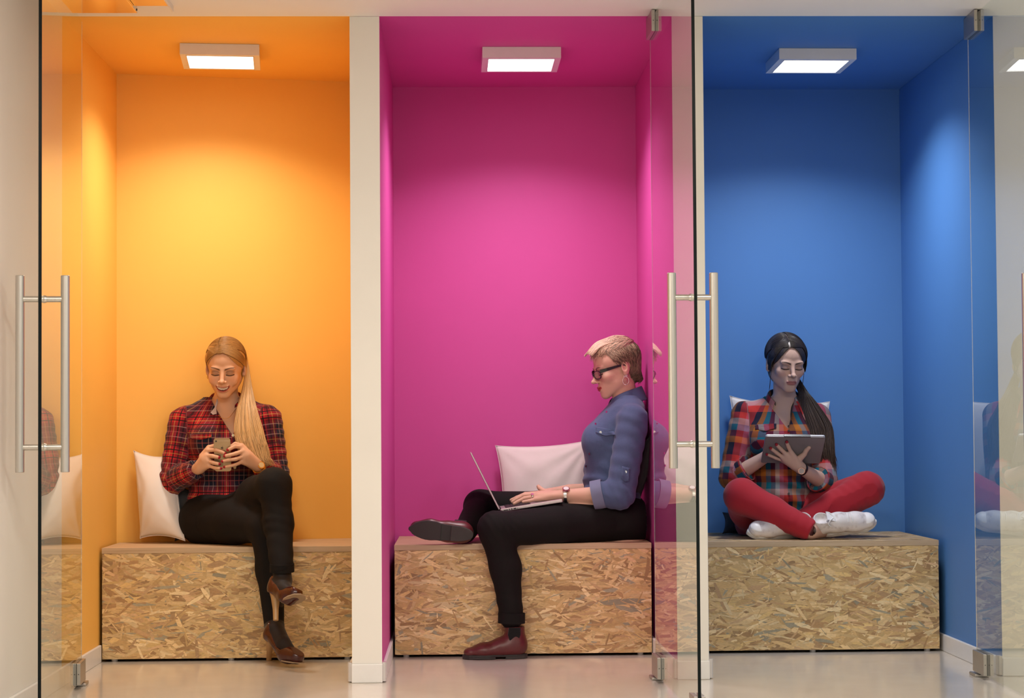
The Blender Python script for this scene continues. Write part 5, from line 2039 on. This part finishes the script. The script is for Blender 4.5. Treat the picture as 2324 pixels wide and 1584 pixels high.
# ------------------------------------------------------------------ person in the blue booth
def person3():
    hc = A(1784, 826, 1.165)
    R = rotm(.16, .24, .03)
    HS = 1.0
    root = thing('person', A(1765, 1215, 1.15), 'person with dark ponytail and red trousers sitting cross-legged with a tablet', 'person')
    opt = dict(scale=HS, smile=0, jaw=.98, lip=(.36, .12, .11, 1), brow=(.045, .025, .020, 1), lash=(.012, .009, .010, 1), shadow=(.24, .14, .125, 1), blush=(.58, .32, .27, 1), shadow_w=.5)
    fr = face_frame(R, hc, HS)
    sR, sL = A(1690, 940, 1.23), A(1856, 945, 1.23)
    eR, wR = A(1664, 1082, 1.17), A(1742, 1034, 1.085)
    eL, wL = A(1872, 1096, 1.14), A(1819, 1064, 1.025)
    hipR, hipL = A(1722, 1178, 1.26), A(1812, 1178, 1.26)
    kR, aR = A(1682, 1126, 1.00), A(1838, 1203, .875)
    kL, aL = A(1968, 1110, 1.03), A(1806, 1192, 1.0)
    zz = lambda py, Y=1.22: A(1768, py, Y).z
    xx = lambda px, Y=1.22: A(px, 1000, Y).x
    st = [(zz(1220), xx(1766), 1.24, .165, .110), (zz(1165), xx(1766), 1.235, .150, .105), (zz(1110), xx(1767), 1.23, .132, .095), (zz(1050), xx(1768), 1.23, .140, .098),
          (zz(1000), xx(1770), 1.225, .152, .104), (zz(955), xx(1772), 1.23, .150, .095), (zz(925), xx(1776), 1.235, .108, .075), (zz(903), xx(1779), 1.235, .066, .06)]
    xs = axis(A(1600, 1000, 1.2).x, A(2030, 1000, 1.0).x, .0068, [(hc.x - .09, hc.x + .09, .0019), (A(1730, 1040, 1.0).x, A(1845, 1040, 1.0).x, .0021)])
    ys = axis(.84, 1.36, .0065, [(hc.y - .125, hc.y + .09, .0020), (.93, 1.055, .0022)])
    zs = axis(.452, hc.z + .14, .0065, [(hc.z - .145, hc.z + .11, .0019), (A(1780, 1075, 1.0).z, A(1780, 998, .95).z, .0021)])
    F = Field(xs, ys, zs)
    F.add(loft(st, -.012), 0)
    F.add(cap(A(1780, 930, 1.235), hc + Vector((-.004, .022, -.045)), .049, .046), .03)
    F.chain([sR, eR, wR], [.040, .038, .0235], .03)
    F.chain([sL, eL, wL], [.040, .038, .0225], .03)
    F.chain([hipR, kR, aR], [.075, .046, .032], .03)
    F.chain([hipL, kL, aL], [.075, .046, .032], .03)
    F.add(cap(aR, A(1868, 1202, .915), .037, .032), .02)
    F.add(head_prim(hc, R, opt), .012)
    T_ = lambda px, py, f=.011: A(px, py, .930 + .12 * (py - 990) / 60 - f)
    kn = [T_(1795, 1026, .018), T_(1783, 1030, .019), T_(1776, 1037, .019), T_(1777, 1045, .018)]
    fg = [[T_(1789, 1013), T_(1786.5, 1007), T_(1785.5, 1003)], [T_(1772, 1019), T_(1766, 1013), T_(1762, 1009)],
          [T_(1762, 1027), T_(1754, 1021), T_(1749, 1017)], [T_(1760, 1039), T_(1748, 1034), T_(1740, 1031)]]
    hand_prims(F, wL, T_(1802, 1046, .022), kn, fg, [T_(1812, 1043, .022), T_(1825, 1031, .017), T_(1830, 1022, .012), T_(1836, 1016, .011)], rf=.0080, palm_flat=(0, -1, -.4), palm_t=.6)
    # right hand behind the tablet, pointing at its screen
    kn2 = [A(1762, 1018, 1.065), A(1766, 1024, 1.068), A(1768, 1030, 1.07), A(1768, 1036, 1.075)]
    fg2 = [[A(1780, 1016, 1.045), A(1788, 1018, 1.025)], [A(1780, 1026, 1.05), A(1778, 1033, 1.06)], [A(1782, 1032, 1.055), A(1779, 1038, 1.066)], [A(1780, 1037, 1.06), A(1776, 1042, 1.07)]]
    hand_prims(F, wR, A(1756, 1028, 1.08), kn2, fg2, [A(1755, 1022, 1.075), A(1768, 1012, 1.06), A(1778, 1010, 1.05)], palm_flat=(0, -1, .4), palm_t=.65)
    P, Q = F.mesh()
    col = np.tile(np.array(SKIN3), (len(P), 1))
    Lh = head_local(P, hc, R, HS, True)
    isH = (np.linalg.norm(Lh, axis=1) < .17) & (Lh[:, 2] > -.13)
    col[isH] = face_colors(col[isH], Lh[isH], opt)
    col = nails(col, P, [(f[2], (0, -1, .2)) for f in fg] + [(T_(1836, 1016, .011), (0, -1, .2))], (.26, .010, .020, 1), .0072)
    mesh_np('body', P, Q, M['skin'], root, {'Col': col})
    # ---- checked shirt
    xs = axis(A(1600, 1000, 1.2).x, A(1915, 1000, 1.2).x, .0042)
    ys = axis(1.03, 1.36, .0045)
    zs = axis(zz(1196), zz(895), .0042)
    S = Field(xs, ys, zs)
    S.add(loft(st, .004), 0)
    S.add(ell(A(1730, 1000, 1.135), (.055, .050, .058)), .05)
    S.add(ell(A(1808, 1000, 1.135), (.055, .050, .058)), .05)
    S.add(cap(A(1748, 925, 1.235), sR, .045, .050), .04)
    S.add(cap(A(1808, 925, 1.235), sL, .045, .050), .04)
    cR, cL = wR.lerp(eR, .62), wL.lerp(eL, .72)
    sleeves(S, [(sR, eR, cR, wR, (.060, .058, .050)), (sL, eL, cL, wL, (.058, .054, .050))])
    fold(S, .0024, 26, 23, (1, 1, .8))
    dirfold(S, sR, eR, .0035, .06, (.5, 0, 1), 1, .09)
    dirfold(S, eR, cR, .0045, .034, (1, .3, .4), 2, .08)
    dirfold(S, A(1740, 1120, 1.13), A(1810, 1120, 1.13), .004, .055, (.25, 0, 1), 5, .11)
    X, Y, Z = xs[:, None, None], ys[None, :, None], zs[None, None, :]
    ap = A(1788, 975, 1.13)
    top = zz(912)
    t = np.clip((Z - ap.z) / (top - ap.z), 0, 1.6)
    xc = ap.x + (A(1776, 912, 1.13).x - ap.x) * t
    vcut = np.maximum(np.maximum(np.abs(X - xc) - .056 * t ** .9, Y - 1.225 - .02 * t), ap.z - Z)
    S.F[:] = np.maximum(S.F, -vcut)
    S.F[:] = np.maximum(S.F, -(np.sqrt((X - A(1778, 918, 1.235).x) ** 2 + (Y - 1.225) ** 2) - .056 + np.maximum(0, zz(930) - Z) * 6))
    S.F[:] = np.maximum(S.F, zs[0] + .006 - Z + 0 * X)
    P, Q = S.mesh(1)
    limbs = [(sR, eR, .055, (0, -1, 0), .02), (eR, wR, .048, (0, -1, .3), .04), (sL, eL, .055, (0, -1, 0), .02), (eL, wL, .048, (0, -1, .3), .04)]
    uv = weave_attr(P, (A(1769, 1000, 1.225).x, 1.225, .145), limbs)
    TEAL, REDC, ORG, PALE, NAV, WIN, PNKc = srgb(15, 105, 125), srgb(175, 45, 42), srgb(165, 95, 28), srgb(165, 145, 140), srgb(22, 20, 42), srgb(90, 22, 45), srgb(180, 80, 100)
    su = [(0, REDC), (1 / 7, NAV), (2 / 7, ORG), (3 / 7, TEAL), (4 / 7, WIN), (5 / 7, PALE), (6 / 7, PNKc)]
    sv = [(0, NAV), (1 / 7, REDC), (2 / 7, PALE), (3 / 7, TEAL), (4 / 7, WIN), (5 / 7, ORG), (6 / 7, NAV)]
    M['plaid3'] = plaid_mat('multicoloured_check', su, sv, .190, .190, .5)
    sh = mesh_np('shirt', P, Q, M['plaid3'], root, {'weave': uv}, label='multicoloured checked shirt with rolled sleeves')
    collar('collar', A(1778, 897, 1.226), .064, .034, 0, M['plaid3'], sh, spread=2.35, drop=.056, point=.035)
    for e, c, w, r in ((eR, cR, wR, .052), (eL, cL, wL, .052)):
        t = (w - e).normalized()
        b = ring_band('cuff', c - t * .014, t, r, .036, .004, M['plaid3'], sh, side=(0, 1, 0))
        me = b.data
        at = me.attributes.new('weave', 'FLOAT_VECTOR', 'POINT')
        at.data.foreach_set('vector', np.array([[(k // 4) / 40 * .34, (k % 4) * .015, 0] for k in range(len(me.vertices))], dtype=F32).ravel())
    # breast pocket flaps
    on_cloth('pocket_flap', S, ((1714, 964), (1762, 961), (1762, 971), (1714, 974), 6), M['plaid3'], sh)
    for py in (967, 977, 1120, 1160):
        disc('button', hit(S, 1790, py, .001), (0, -1, 0), .0045, .003, plain('dark_button', (.05, .04, .04, 1), .4), sh)
    # ---- red trousers
    M['red'] = cloth_mat('red_trouser_cloth', (.36, .015, .026, 1), fold=.22, var=.08, fscale=12)
    xs = axis(A(1610, 1100, 1.1).x, A(2040, 1100, 1.0).x, .0050)
    ys = axis(.80, 1.38, .0052)
    zs = axis(.4515, zz(1040), .0048)
    T = Field(xs, ys, zs)
    T.add(ell(A(1766, 1190, 1.25), (.170, .115, .095)), 0)
    T.chain([hipR, hipR.lerp(kR, .5), kR], [.095, .086, .072], .05, .03)
    T.chain([kR, kR.lerp(aR, .45), aR + Vector((-.004, 0, .002))], [.072, .062, .046], .012, .02)
    T.chain([hipL, hipL.lerp(kL, .5), kL], [.095, .086, .072], .05, .03)
    T.chain([kL, kL.lerp(aL, .45), aL], [.072, .062, .048], .012, .02)
    fold(T, .0018, 22, 29)
    dirfold(T, kL, kL.lerp(aL, .3), .0030, .04, (1, .4, .5), 4, .10)
    dirfold(T, aR, aR.lerp(kR, .25), .0030, .035, (.9, 0, -.4), 6, .08)
    X, Y, Z = xs[:, None, None], ys[None, :, None], zs[None, None, :]
    T.F[:] = np.maximum(T.F, .4525 - Z + 0 * X)
    t = (aR - kR).normalized()
    q = aR + t * .012
    T.F[:] = np.maximum(T.F, np.where(Y < .96, (X - q.x) * t.x + (Y - q.y) * t.y + (Z - q.z) * t.z, -1))
    P, Q = T.mesh(1)
    mesh_np('trousers', P, Q, M['red'], root, label='red slim trousers')
    # ---- white sneakers
    wl = NT('white_sneaker_leather')
    wn = wl.noise(35, 5, wl.coords())
    wl.set(col=wl.ramp(wn.outputs[0], [(.25, (.42, .36, .34, 1)), (.45, (.66, .61, .60, 1)), (.8, (.72, .68, .67, 1))]), rough=.5, spec=.4)
    wl.bump(wn.outputs[0], .15, .003)
    wsole = plain('white_rubber_sole', (.74, .72, .70, 1), .5)
    wcap = plain('white_toe_cap', (.78, .76, .76, 1), .4)
    lace = plain('white_lace', (.80, .78, .76, 1), .8)

    def sneaker(Mx, label):
        G = Field(axis(-.075, .215, .0030), axis(-.06, .06, .0030), axis(-.005, .115, .0030))
        G.add(cap((-.035, 0, .042), (.04, 0, .046), .034, .036), 0)
        G.add(cap((.04, 0, .046), (.11, .003, .034), .037, .036), .03)
        G.add(cap((.11, .003, .030), (.158, .004, .027), .040, .036, (0, 0, 1), .72), .03)
        G.add(cap((-.032, 0, .045), (-.03, 0, .08), .033, .031), .03)
        X, Y, Z = G.ax[0][:, None, None], G.ax[1][None, :, None], G.ax[2][None, None, :]
        G.F[:] = np.maximum(G.F, .012 - Z + 0 * X + 0 * Y)
        G.add(cap((-.03, 0, .10), (.02, 0, .11), .026, .03), .006, 'sub')
        Pm, Qm = G.mesh(1)
        o = mesh_np('sneaker', np.array([tuple(Mx @ Vector(p)) for p in Pm]), Qm, wl.m, root, label=label)
        ol = []
        for a_ in np.linspace(0, 2 * math.pi, 44, endpoint=False):
            ca, sa = math.cos(a_), math.sin(a_)
            x = .063 + .137 * ca
            w = np.interp(x, [-.075, -.05, 0, .05, .10, .15, .185, .2], [.022, .035, .038, .036, .041, .045, .036, .014])
            ol.append((x, math.copysign(abs(sa) ** .6, sa) * w + (.004 if x > .08 else 0)))
        k = len(ol)
        V = [Mx @ Vector((p[0], p[1], -.002)) for p in ol] + [Mx @ Vector((p[0], p[1], .020)) for p in ol]
        MB().add(V, [tuple(range(k - 1, -1, -1)), tuple(range(k, 2 * k))] + [(j, (j + 1) % k, k + (j + 1) % k, k + j) for j in range(k)]).build('sole', wsole, o, bevel=.003, smooth=True)
        # toe cap overlay
        H = Field(axis(.10, .205, .003), axis(-.045, .05, .003), axis(.012, .075, .003))
        H.add(cap((.11, .003, .030), (.158, .004, .027), .0425, .0385, (0, 0, 1), .735), 0)
        X, Y, Z = H.ax[0][:, None, None], H.ax[1][None, :, None], H.ax[2][None, None, :]
        H.F[:] = np.maximum(H.F, np.sqrt(((X - .155) / .036) ** 2 + ((Y - .004) / .030) ** 2 + 0 * Z) * .03 - .03)
        H.F[:] = np.maximum(H.F, .02 - Z)
        Pm, Qm = H.mesh(1)
        if len(Pm):
            mesh_np('toe_cap', np.array([tuple(Mx @ Vector(p)) for p in Pm]), Qm, wcap, o)
        for j in range(5):
            x = .025 + j * .018
            zt = np.interp(x, [.02, .06, .11], [.0885, .082, .0725])
            pts = [Mx @ Vector((x, y, zt - abs(y) ** 2 * 18 + .0015)) for y in np.linspace(-.022, .022, 7)]
            MB().tube(pts, .0028, 8).build('lace', lace, o, smooth=True)
        for s in (-1, 1):
            pts = [Mx @ Vector(p) for p in ((.02, s * .004, .088), (.008, s * .018, .096), (-.004, s * .03, .086), (.006, s * .034, .07))]
            MB().tube(spline(pts, 10).tolist(), .0024, 8).build('lace_loop', lace, o, smooth=True)
        # tongue
        V = [(.03, -.020, .084), (.03, .020, .084), (-.006, .019, .102), (-.006, -.019, .102)]
        V = [Mx @ Vector(p) for p in V] + [Mx @ Vector((p[0] + .004, p[1], p[2] - .005)) for p in V]
        MB().hexa(V[4:] + V[:4]).build('tongue', wcap, o, bevel=.002)
        return o

    def basis(c, ex, ez):
        ex = Vector(ex).normalized()
        ez = Vector(ez)
        ez = (ez - ex * ez.dot(ex)).normalized()
        ey = ez.cross(ex)
        return Matrix.Translation(c) @ Matrix((ex, ey, ez)).transposed().to_4x4()
    Mr = basis(A(1880, 1203, .925), A(1985, 1188, .90) - A(1870, 1203, .92), (-.1, -.78, .62))
    sneaker(Mr, 'white sneaker pointing right on the bench')
    Ml = basis(A(1797, 1207, .975), A(1720, 1208, .95) - A(1820, 1206, .985), (.1, -.75, .70))
    sneaker(Ml, 'white sneaker tucked under the red shin')
    # ankle skin between cuff and shoe belongs to the body; watch on the left wrist
    tv = (wL - eL).normalized()
    wc = wL - tv * .004
    wb = ring_band('wristwatch', wc, tv, .0245, .011, .0025, M['black_plastic'], root, side=(0, 0, 1))
    rose = plain('rose_gold', (.62, .36, .30, 1), .25, 1.0)
    dn = Vector((-.25, -1, -.25)).normalized()
    disc('watch_case', wc + dn * .0272, dn, .0145, .006, rose, wb)
    disc('watch_face', wc + dn * .0307, dn, .0112, .0012, plain('ivory_dial', (.45, .38, .34, 1), .3), wb)
    # ---- dark hair
    rs = np.random.RandomState(15)
    H = Field(axis(hc.x - .11, hc.x + .12, .0030), axis(hc.y - .13, hc.y + .14, .0030), axis(hc.z - .15, hc.z + .15, .0030))
    X, Y, Z = H.ax[0][:, None, None], H.ax[1][None, :, None], H.ax[2][None, None, :]
    x, y, z = X - hc.x, Y - hc.y, Z - hc.z
    lx, ly, lz = [(x * float(R[0, i]) + y * float(R[1, i]) + z * float(R[2, i])) for i in range(3)]
    cd = ell((0, .020, .040), (.0840, .100, .0905))[0](lx, ly, lz)
    cd = smin(cd, ell((.01, .06, -.03), (.068, .058, .075))[0](lx, ly, lz), .03)
    # side-swept locks framing the face
    cd = smin(cd, ell((0, -.026, .046), (.0720, .0600, .0610))[0](lx, ly, lz), .02)
    cd = smin(cd, ell((0, -.012, .005), (.0765, .032, .035))[0](lx, ly, lz), .02)
    arch = .060 * np.sqrt(np.clip((.084 - lz) / .084, 0, 1.0))
    face = np.maximum(np.abs(lx + .006) - arch, ly - .0)
    low = np.maximum(lz + .030, ly - .002)
    H.F = np.maximum(np.maximum(cd, -face), -low).astype(F32)
    Pm, Qm = H.mesh(1)
    Lh = head_local(Pm, hc, R)
    dk, lt = np.array([.012, .009, .009, 1]), np.array([.040, .027, .022, 1])
    w = .5 + .5 * np.sin(np.arctan2(Lh[:, 2], Lh[:, 0] + .02) * 46 + Lh[:, 1] * 120)
    w = .4 + .15 * w
    colr = dk[None] * (1 - w[:, None]) + lt[None] * w[:, None]
    part = np.exp(-((Lh[:, 0] + .016) / .0025) ** 2) * (Lh[:, 2] > .07) * (Lh[:, 1] < .0)
    colr = mixc(colr, (.30, .21, .18, 1), part * .6)
    hr = mesh_np('hair', Pm, Qm, M['hair'], root, {'Col': colr}, label='dark brown hair in a low side ponytail')
    FV = (((0, -.026, .046), (.0727, .0607, .0617)),)
    curves, cols = [], []
    n = 24
    for i in range(2000):
        side = 1 if rs.rand() < .6 else -1
        a0 = rs.uniform(-1.05, 1.35)
        pts = []
        kk = 1 + rs.uniform(.0, .02)
        for s in np.linspace(.03, 1.0, 9):
            ph = s * 1.52
            aa = a0 + (1.0 - a0) * (.55 * s ** 2.0)
            vx = -.016 * (1 - s) + .0858 * side * math.sin(ph)
            vy = .024 + .106 * (math.cos(ph) * math.sin(aa) + (1 - math.cos(ph)) * .30 * math.sin(aa))
            vz = .040 + .0930 * (math.cos(ph) * max(math.cos(aa), -.2)) - .03 * s
            pts.append(fr(*on_cap((vx, vy, vz), (0, .020, .040), (.0840, .100, .0905), kk, FV)))
        curves.append(spline(pts, n))
        m = rs.uniform(.5, 1.6)
        cols.append(np.tile((dk * .5 + lt * .5) * np.array([m, m, m, 1]), (n, 1)))
    # locks beside the face
    for i in range(700):
        s = -1 if i % 2 else 1
        u = rs.rand()
        cp = ((0, .020, .040), (.0840, .100, .0905), 1.004 + .02 * rs.rand(), FV)
        b = [on_cap((-.008 + s * .006, -.055 + .05 * u, .110), *cp), on_cap((s * .036, -.062 + .04 * u, .090), *cp), on_cap((s * .062, -.058 + .045 * u, .052), *cp),
             (s * (.0755 + .003 * rs.rand()), -.040 + .04 * u, .012), (s * (.0745 + .004 * rs.rand()), -.034 + .035 * u, -.012 - .016 * rs.rand())]
        curves.append(spline([fr(*p) for p in b], n))
        m = rs.uniform(.6, 1.6)
        cols.append(np.tile((dk * .5 + lt * .5) * np.array([m, m, m, 1]), (n, 1)))
    curves = push_out(H.ax, np.asarray(cd, dtype=F32), curves, rs)
    for s in (-1, 1):
        for i in range(2):
            b = [(s * .070, -.03, .02), (s * .073, -.03, -.03), (s * (.072 + .001 * i), -.028, -.08), (s * .070, -.02 + .002 * i, -.115)]
            curves.append(spline([fr(*p) for p in b], n))
            cols.append(np.tile(lt, (n, 1)))
    # ponytail over the left shoulder
    for i in range(1700):
        t, q = rs.rand(), rs.rand()
        r0 = fr(.050 + .020 * t, .045 + .03 * q, -.050 - .03 * rs.rand())
        p2 = A(1812 + 24 * t, 893, 1.19 + .03 * q)
        p3 = A(1796 + 66 * t, 925, 1.165 + .03 * q)
        p4 = A(1797 + 92 * t, 968, 1.135 + .035 * q)
        p5 = A(1815 + 76 * t + rs.randn() * 2, 1010, 1.115 + .035 * q)
        p6 = A(1842 + 52 * t + rs.randn() * 4, 1040 + 34 * t * rs.rand(), 1.11 + .03 * q)
        curves.append(spline([r0, p2, p3, p4, p5, p6], n))
        m = rs.uniform(.5, 1.5)
        fade = np.linspace(0, 1, n)[:, None]
        cols.append(((dk * .6 + lt * .4)[None] * (1 - fade) + np.array([.065, .036, .024, 1])[None] * fade) * np.array([m, m, m, 1])[None])
    rad = np.interp(np.linspace(0, 1, n), [0, .1, .85, 1], [.0006, .0014, .0013, .0004])
    hair_mesh('hair_strands', curves, rad, cols, M['hair'], hr)
    return root


person3()
# ------------------------------------------------------------------ things held or lying in the booths
# laptop
def laptop():
    yn, yf = .775, 1.105
    h0, f0 = A(1136, 1159, yn), A(1277, 1136, yn)
    h0 = Vector((h0.x, 0, h0.z))
    f0 = Vector((f0.x, 0, f0.z))
    top = A(1071, 1030, yn)
    top = Vector((top.x, 0, top.z))
    t = thing('laptop', (h0.x, yn, h0.z), 'open silver laptop on the black-trousered lap', 'laptop')
    al = plain('brushed_aluminium', (.62, .56, .56, 1), .35, .7)
    dk = plain('black_keyboard', (.015, .012, .013, 1), .5)
    e = (f0 - h0).normalized()
    n = Vector((-e.z, 0, e.x))
    if n.z < 0:
        n = -n
    W = (f0 - h0).length
    th = .013

    def blk(o, ax, nn, a0, a1, b0, b1, y0, y1):
        q = [o + ax * a0 + nn * b0, o + ax * a1 + nn * b0, o + ax * a1 + nn * b1, o + ax * a0 + nn * b1]
        V = [(q[0].x, y0, q[0].z), (q[1].x, y0, q[1].z), (q[1].x, y1, q[1].z), (q[0].x, y1, q[0].z), (q[3].x, y0, q[3].z), (q[2].x, y0, q[2].z), (q[2].x, y1, q[2].z), (q[3].x, y1, q[3].z)]
        return V
    base = MB().hexa(blk(h0, e, n, 0, W, -th / 2, th / 2, yn, yf)).build('base', al, t, bevel=.003)
    MB().hexa(blk(h0, e, n, .022, .125, th / 2, th / 2 + .0006, yn + .02, yf - .02)).build('keyboard_deck', dk, base)
    kw = (yf - yn - .05) / 13
    for r in range(5):
        for c in range(13):
            y0 = yn + .025 + c * kw
            MB().hexa(blk(h0, e, n, .026 + r * .0195, .026 + r * .0195 + .0165, th / 2 + .0006, th / 2 + .0022, y0 + .0012, y0 + kw - .0012)).build('key', dk, base)
    MB().hexa(blk(h0, e, n, .140, .225, th / 2, th / 2 + .0004, (yn + yf) / 2 - .055, (yn + yf) / 2 + .055)).build('trackpad', plain('trackpad_grey', (.5, .46, .46, 1), .4, .5), base)
    for a0, a1, hh in ((.012, .030, .002), (.034, .0385, .0030), (.043, .0485, .0030), (.053, .064, .0032), (.068, .0705, .0022)):
        MB().hexa(blk(h0, e, n, a0, a1, -.0028, -.0028 + hh * 1.6, yn - .0004, yn + .004)).build('port', dk, base)
    u = (top - h0).normalized()
    m = Vector((u.z, 0, -u.x))
    if m.x < 0:
        m = -m
    LW = (top - h0).length
    o0 = h0 + n * (th / 2)
    lid = MB().hexa(blk(o0, u, m, 0.0, LW, -.0075, -.001, yn, yf)).build('screen_lid', al, t, bevel=.002)
    MB().hexa(blk(o0, u, m, .012, LW - .006, -.001, -.0004, yn + .006, yf - .006)).build('display', plain('dark_display', (.02, .018, .02, 1), .12), lid)
    MB().tube([(o0.x, yn + .03, o0.z), (o0.x, yf - .03, o0.z)], .005, 12).build('hinge', dk, t, smooth=True)


laptop()


def phone():
    c = A(505, 1032, .846)
    up = Vector((.0, -.28, .96)).normalized()
    side = Vector((1, 0, 0))
    n = up.cross(side)       # away from the viewer
    t = thing('smartphone', c - up * .069, 'gold smartphone held in both hands', 'phone')

    def rr(w, h, r, off):
        P = []
        for cx, cy, a0 in ((w - r, h - r, 0), (-w + r, h - r, 90), (-w + r, -h + r, 180), (w - r, -h + r, 270)):
            for k in range(7):
                a_ = math.radians(a0 + 15 * k)
                P.append(c + side * (cx + r * math.cos(a_)) + up * (cy + r * math.sin(a_)) + n * off)
        return P

    def slab(nm, w, h, r, o0, o1, mat, par):
        a_, b_ = rr(w, h, r, o0), rr(w, h, r, o1)
        k = len(a_)
        return MB().add(a_ + b_, [tuple(range(k)), tuple(range(2 * k - 1, k - 1, -1))] + [(k + j, k + (j + 1) % k, (j + 1) % k, j) for j in range(k)]).build(nm, mat, par, smooth=True)
    gold = plain('champagne_gold', (.50, .37, .22, 1), .35, .75)
    b = slab('case', .0335, .069, .010, -.0035, .0035, gold, t)
    slab('screen', .0315, .060, .006, .0035, .0040, plain('lit_off_glass', (.02, .02, .022, 1), .08), b)
    for off in (.061, .0585):
        MB().tube([c + side * -.033 + up * off - n * .0037, c + side * .033 + up * off - n * .0037], .0006, 6).build('antenna_line', plain('cream_line', (.7, .6, .45, 1), .4), b)
    MB().tube([c - side * .0235 + up * .0585 - n * .0042, c - side * .0235 + up * .0585 - n * .003], .004, 14).build('camera_lens', M['black_plastic'], b)
    # small dark apple-shaped mark on the back
    mk = plain('dark_mark', (.10, .07, .045, 1), .3)
    q = c + up * .030 - n * .0037
    mb = MB()
    pts = []
    for a_ in np.linspace(0, 2 * math.pi, 24, endpoint=False):
        r = .0052 * (1 - .16 * math.cos(a_ - math.pi / 2) ** 8 - .10 * math.cos(a_ + math.pi / 2) ** 8)
        if -.25 < math.atan2(math.sin(a_), math.cos(a_)) < .35:
            r *= .72
        pts.append(q + side * r * math.cos(a_) + up * r * math.sin(a_))
    mb.add(pts, [tuple(range(24))])
    lf = [q + side * .0004 + up * .0058, q + side * .0028 + up * .0068, q + side * .0024 + up * .0090, q + side * .0002 + up * .0078]
    mb.add(lf, [(0, 1, 2, 3)])
    mb.build('back_emblem', mk, b)


phone()

# pillows and cushions
pillow('pillow', [A(318, 1222, 1.02), A(420, 1228, .95), A(395, 1032, 1.055), A(303, 1022, 1.085)], .15, 'white pillow leaning in the yellow booth corner', 'pillow', M['pillow'], 1, group='white pillows', pinch=.05)
pillow('cushion', [A(397, 1228, 1.0), A(470, 1228, 1.04), A(470, 1110, 1.09), A(398, 1100, 1.06)], .09, 'charcoal cushion squeezed beside the white pillow, yellow booth', 'cushion', M['cushion'], 2, group='charcoal cushions')
pillow('pillow', [A(1138, 1212, 1.31), A(1345, 1215, 1.31), A(1345, 997, 1.365), A(1124, 1011, 1.365)], .10, 'white pillow behind the laptop in the magenta booth', 'pillow', M['pillow'], 3, group='white pillows', pinch=.045)


def tablet():
    TL, TR, BR, BL = A(1742, 990, .930), A(1873, 991, .930), A(1861, 1051, 1.050), A(1722, 1049, 1.050)
    c = (TL + TR + BR + BL) / 4
    ex = ((TR - TL) + (BR - BL)).normalized()
    up = ((TL - BL) + (TR - BR))
    up = (up - ex * up.dot(ex)).normalized()
    n = up.cross(ex)        # away from the viewer
    W, Hh = ((TR - TL).length + (BR - BL).length) / 4, ((TL - BL).length + (TR - BR).length) / 4
    t = thing('tablet', c - up * Hh, 'grey tablet in a folding cover held against the red knees', 'tablet')
    gm = plain('grey_tablet_back', (.20, .185, .19, 1), .42, .3)
    wm = plain('pale_cover_edge', (.60, .60, .64, 1), .35, .2)

    def slab(nm, w, h, r, o0, o1, mat, par, dy=0):
        def rr(off):
            P = []
            for cx, cy, a0 in ((w - r, h - r, 0), (-w + r, h - r, 90), (-w + r, -h + r, 180), (w - r, -h + r, 270)):
                for k in range(6):
                    a_ = math.radians(a0 + 18 * k)
                    P.append(c + ex * (cx + r * math.cos(a_)) + up * (cy + dy + r * math.sin(a_)) + n * off)
            return P
        a_, b_ = rr(o0), rr(o1)
        k = len(a_)
        return MB().add(a_ + b_, [tuple(range(k)), tuple(range(2 * k - 1, k - 1, -1))] + [(k + j, k + (j + 1) % k, (j + 1) % k, j) for j in range(k)]).build(nm, mat, par, bevel=.0012)
    b = slab('back_cover', W, Hh, .008, -.003, .002, gm, t)
    slab('tablet_body', W - .001, Hh - .001, .008, .0028, .0085, wm, t, .003)
    slab('screen', W - .008, Hh - .010, .003, .0085, .0090, plain('glossy_screen', (.02, .02, .022, 1), .08), t, .003)
    # dark hinge strap on the top edge
    q = [c + ex * a_ + up * (Hh + .0035) + n * o for a_, o in ((-.048, -.004), (.062, -.004), (.062, .0095), (-.048, .0095))]
    MB().hexa([p - up * .004 for p in q] + [p for p in q]).build('hinge_strap', M['black_plastic'], t, bevel=.001)


tablet()
pillow('pillow', [A(1662, 1180, 1.405), A(1885, 1180, 1.405), A(1883, 911, 1.43), A(1656, 898, 1.43)], .085, 'white pillow behind the person in the blue booth', 'pillow', M['pillow'], 4, group='white pillows', pinch=.05)
pillow('cushion', [A(1640, 1211, 1.30), A(1735, 1211, 1.33), A(1735, 1165, 1.37), A(1640, 1163, 1.37)], .09, 'charcoal cushion at the back wall of the blue booth', 'cushion', M['cushion'], 5, group='charcoal cushions')
pillow('cushion', [A(1400, 1225, .90), A(1405, 1205, 1.22), A(1476, 985, 1.22), A(1476, 985, .88)], .085, 'charcoal cushion standing behind the denim shirt', 'cushion', M['cushion'], 6, group='charcoal cushions')
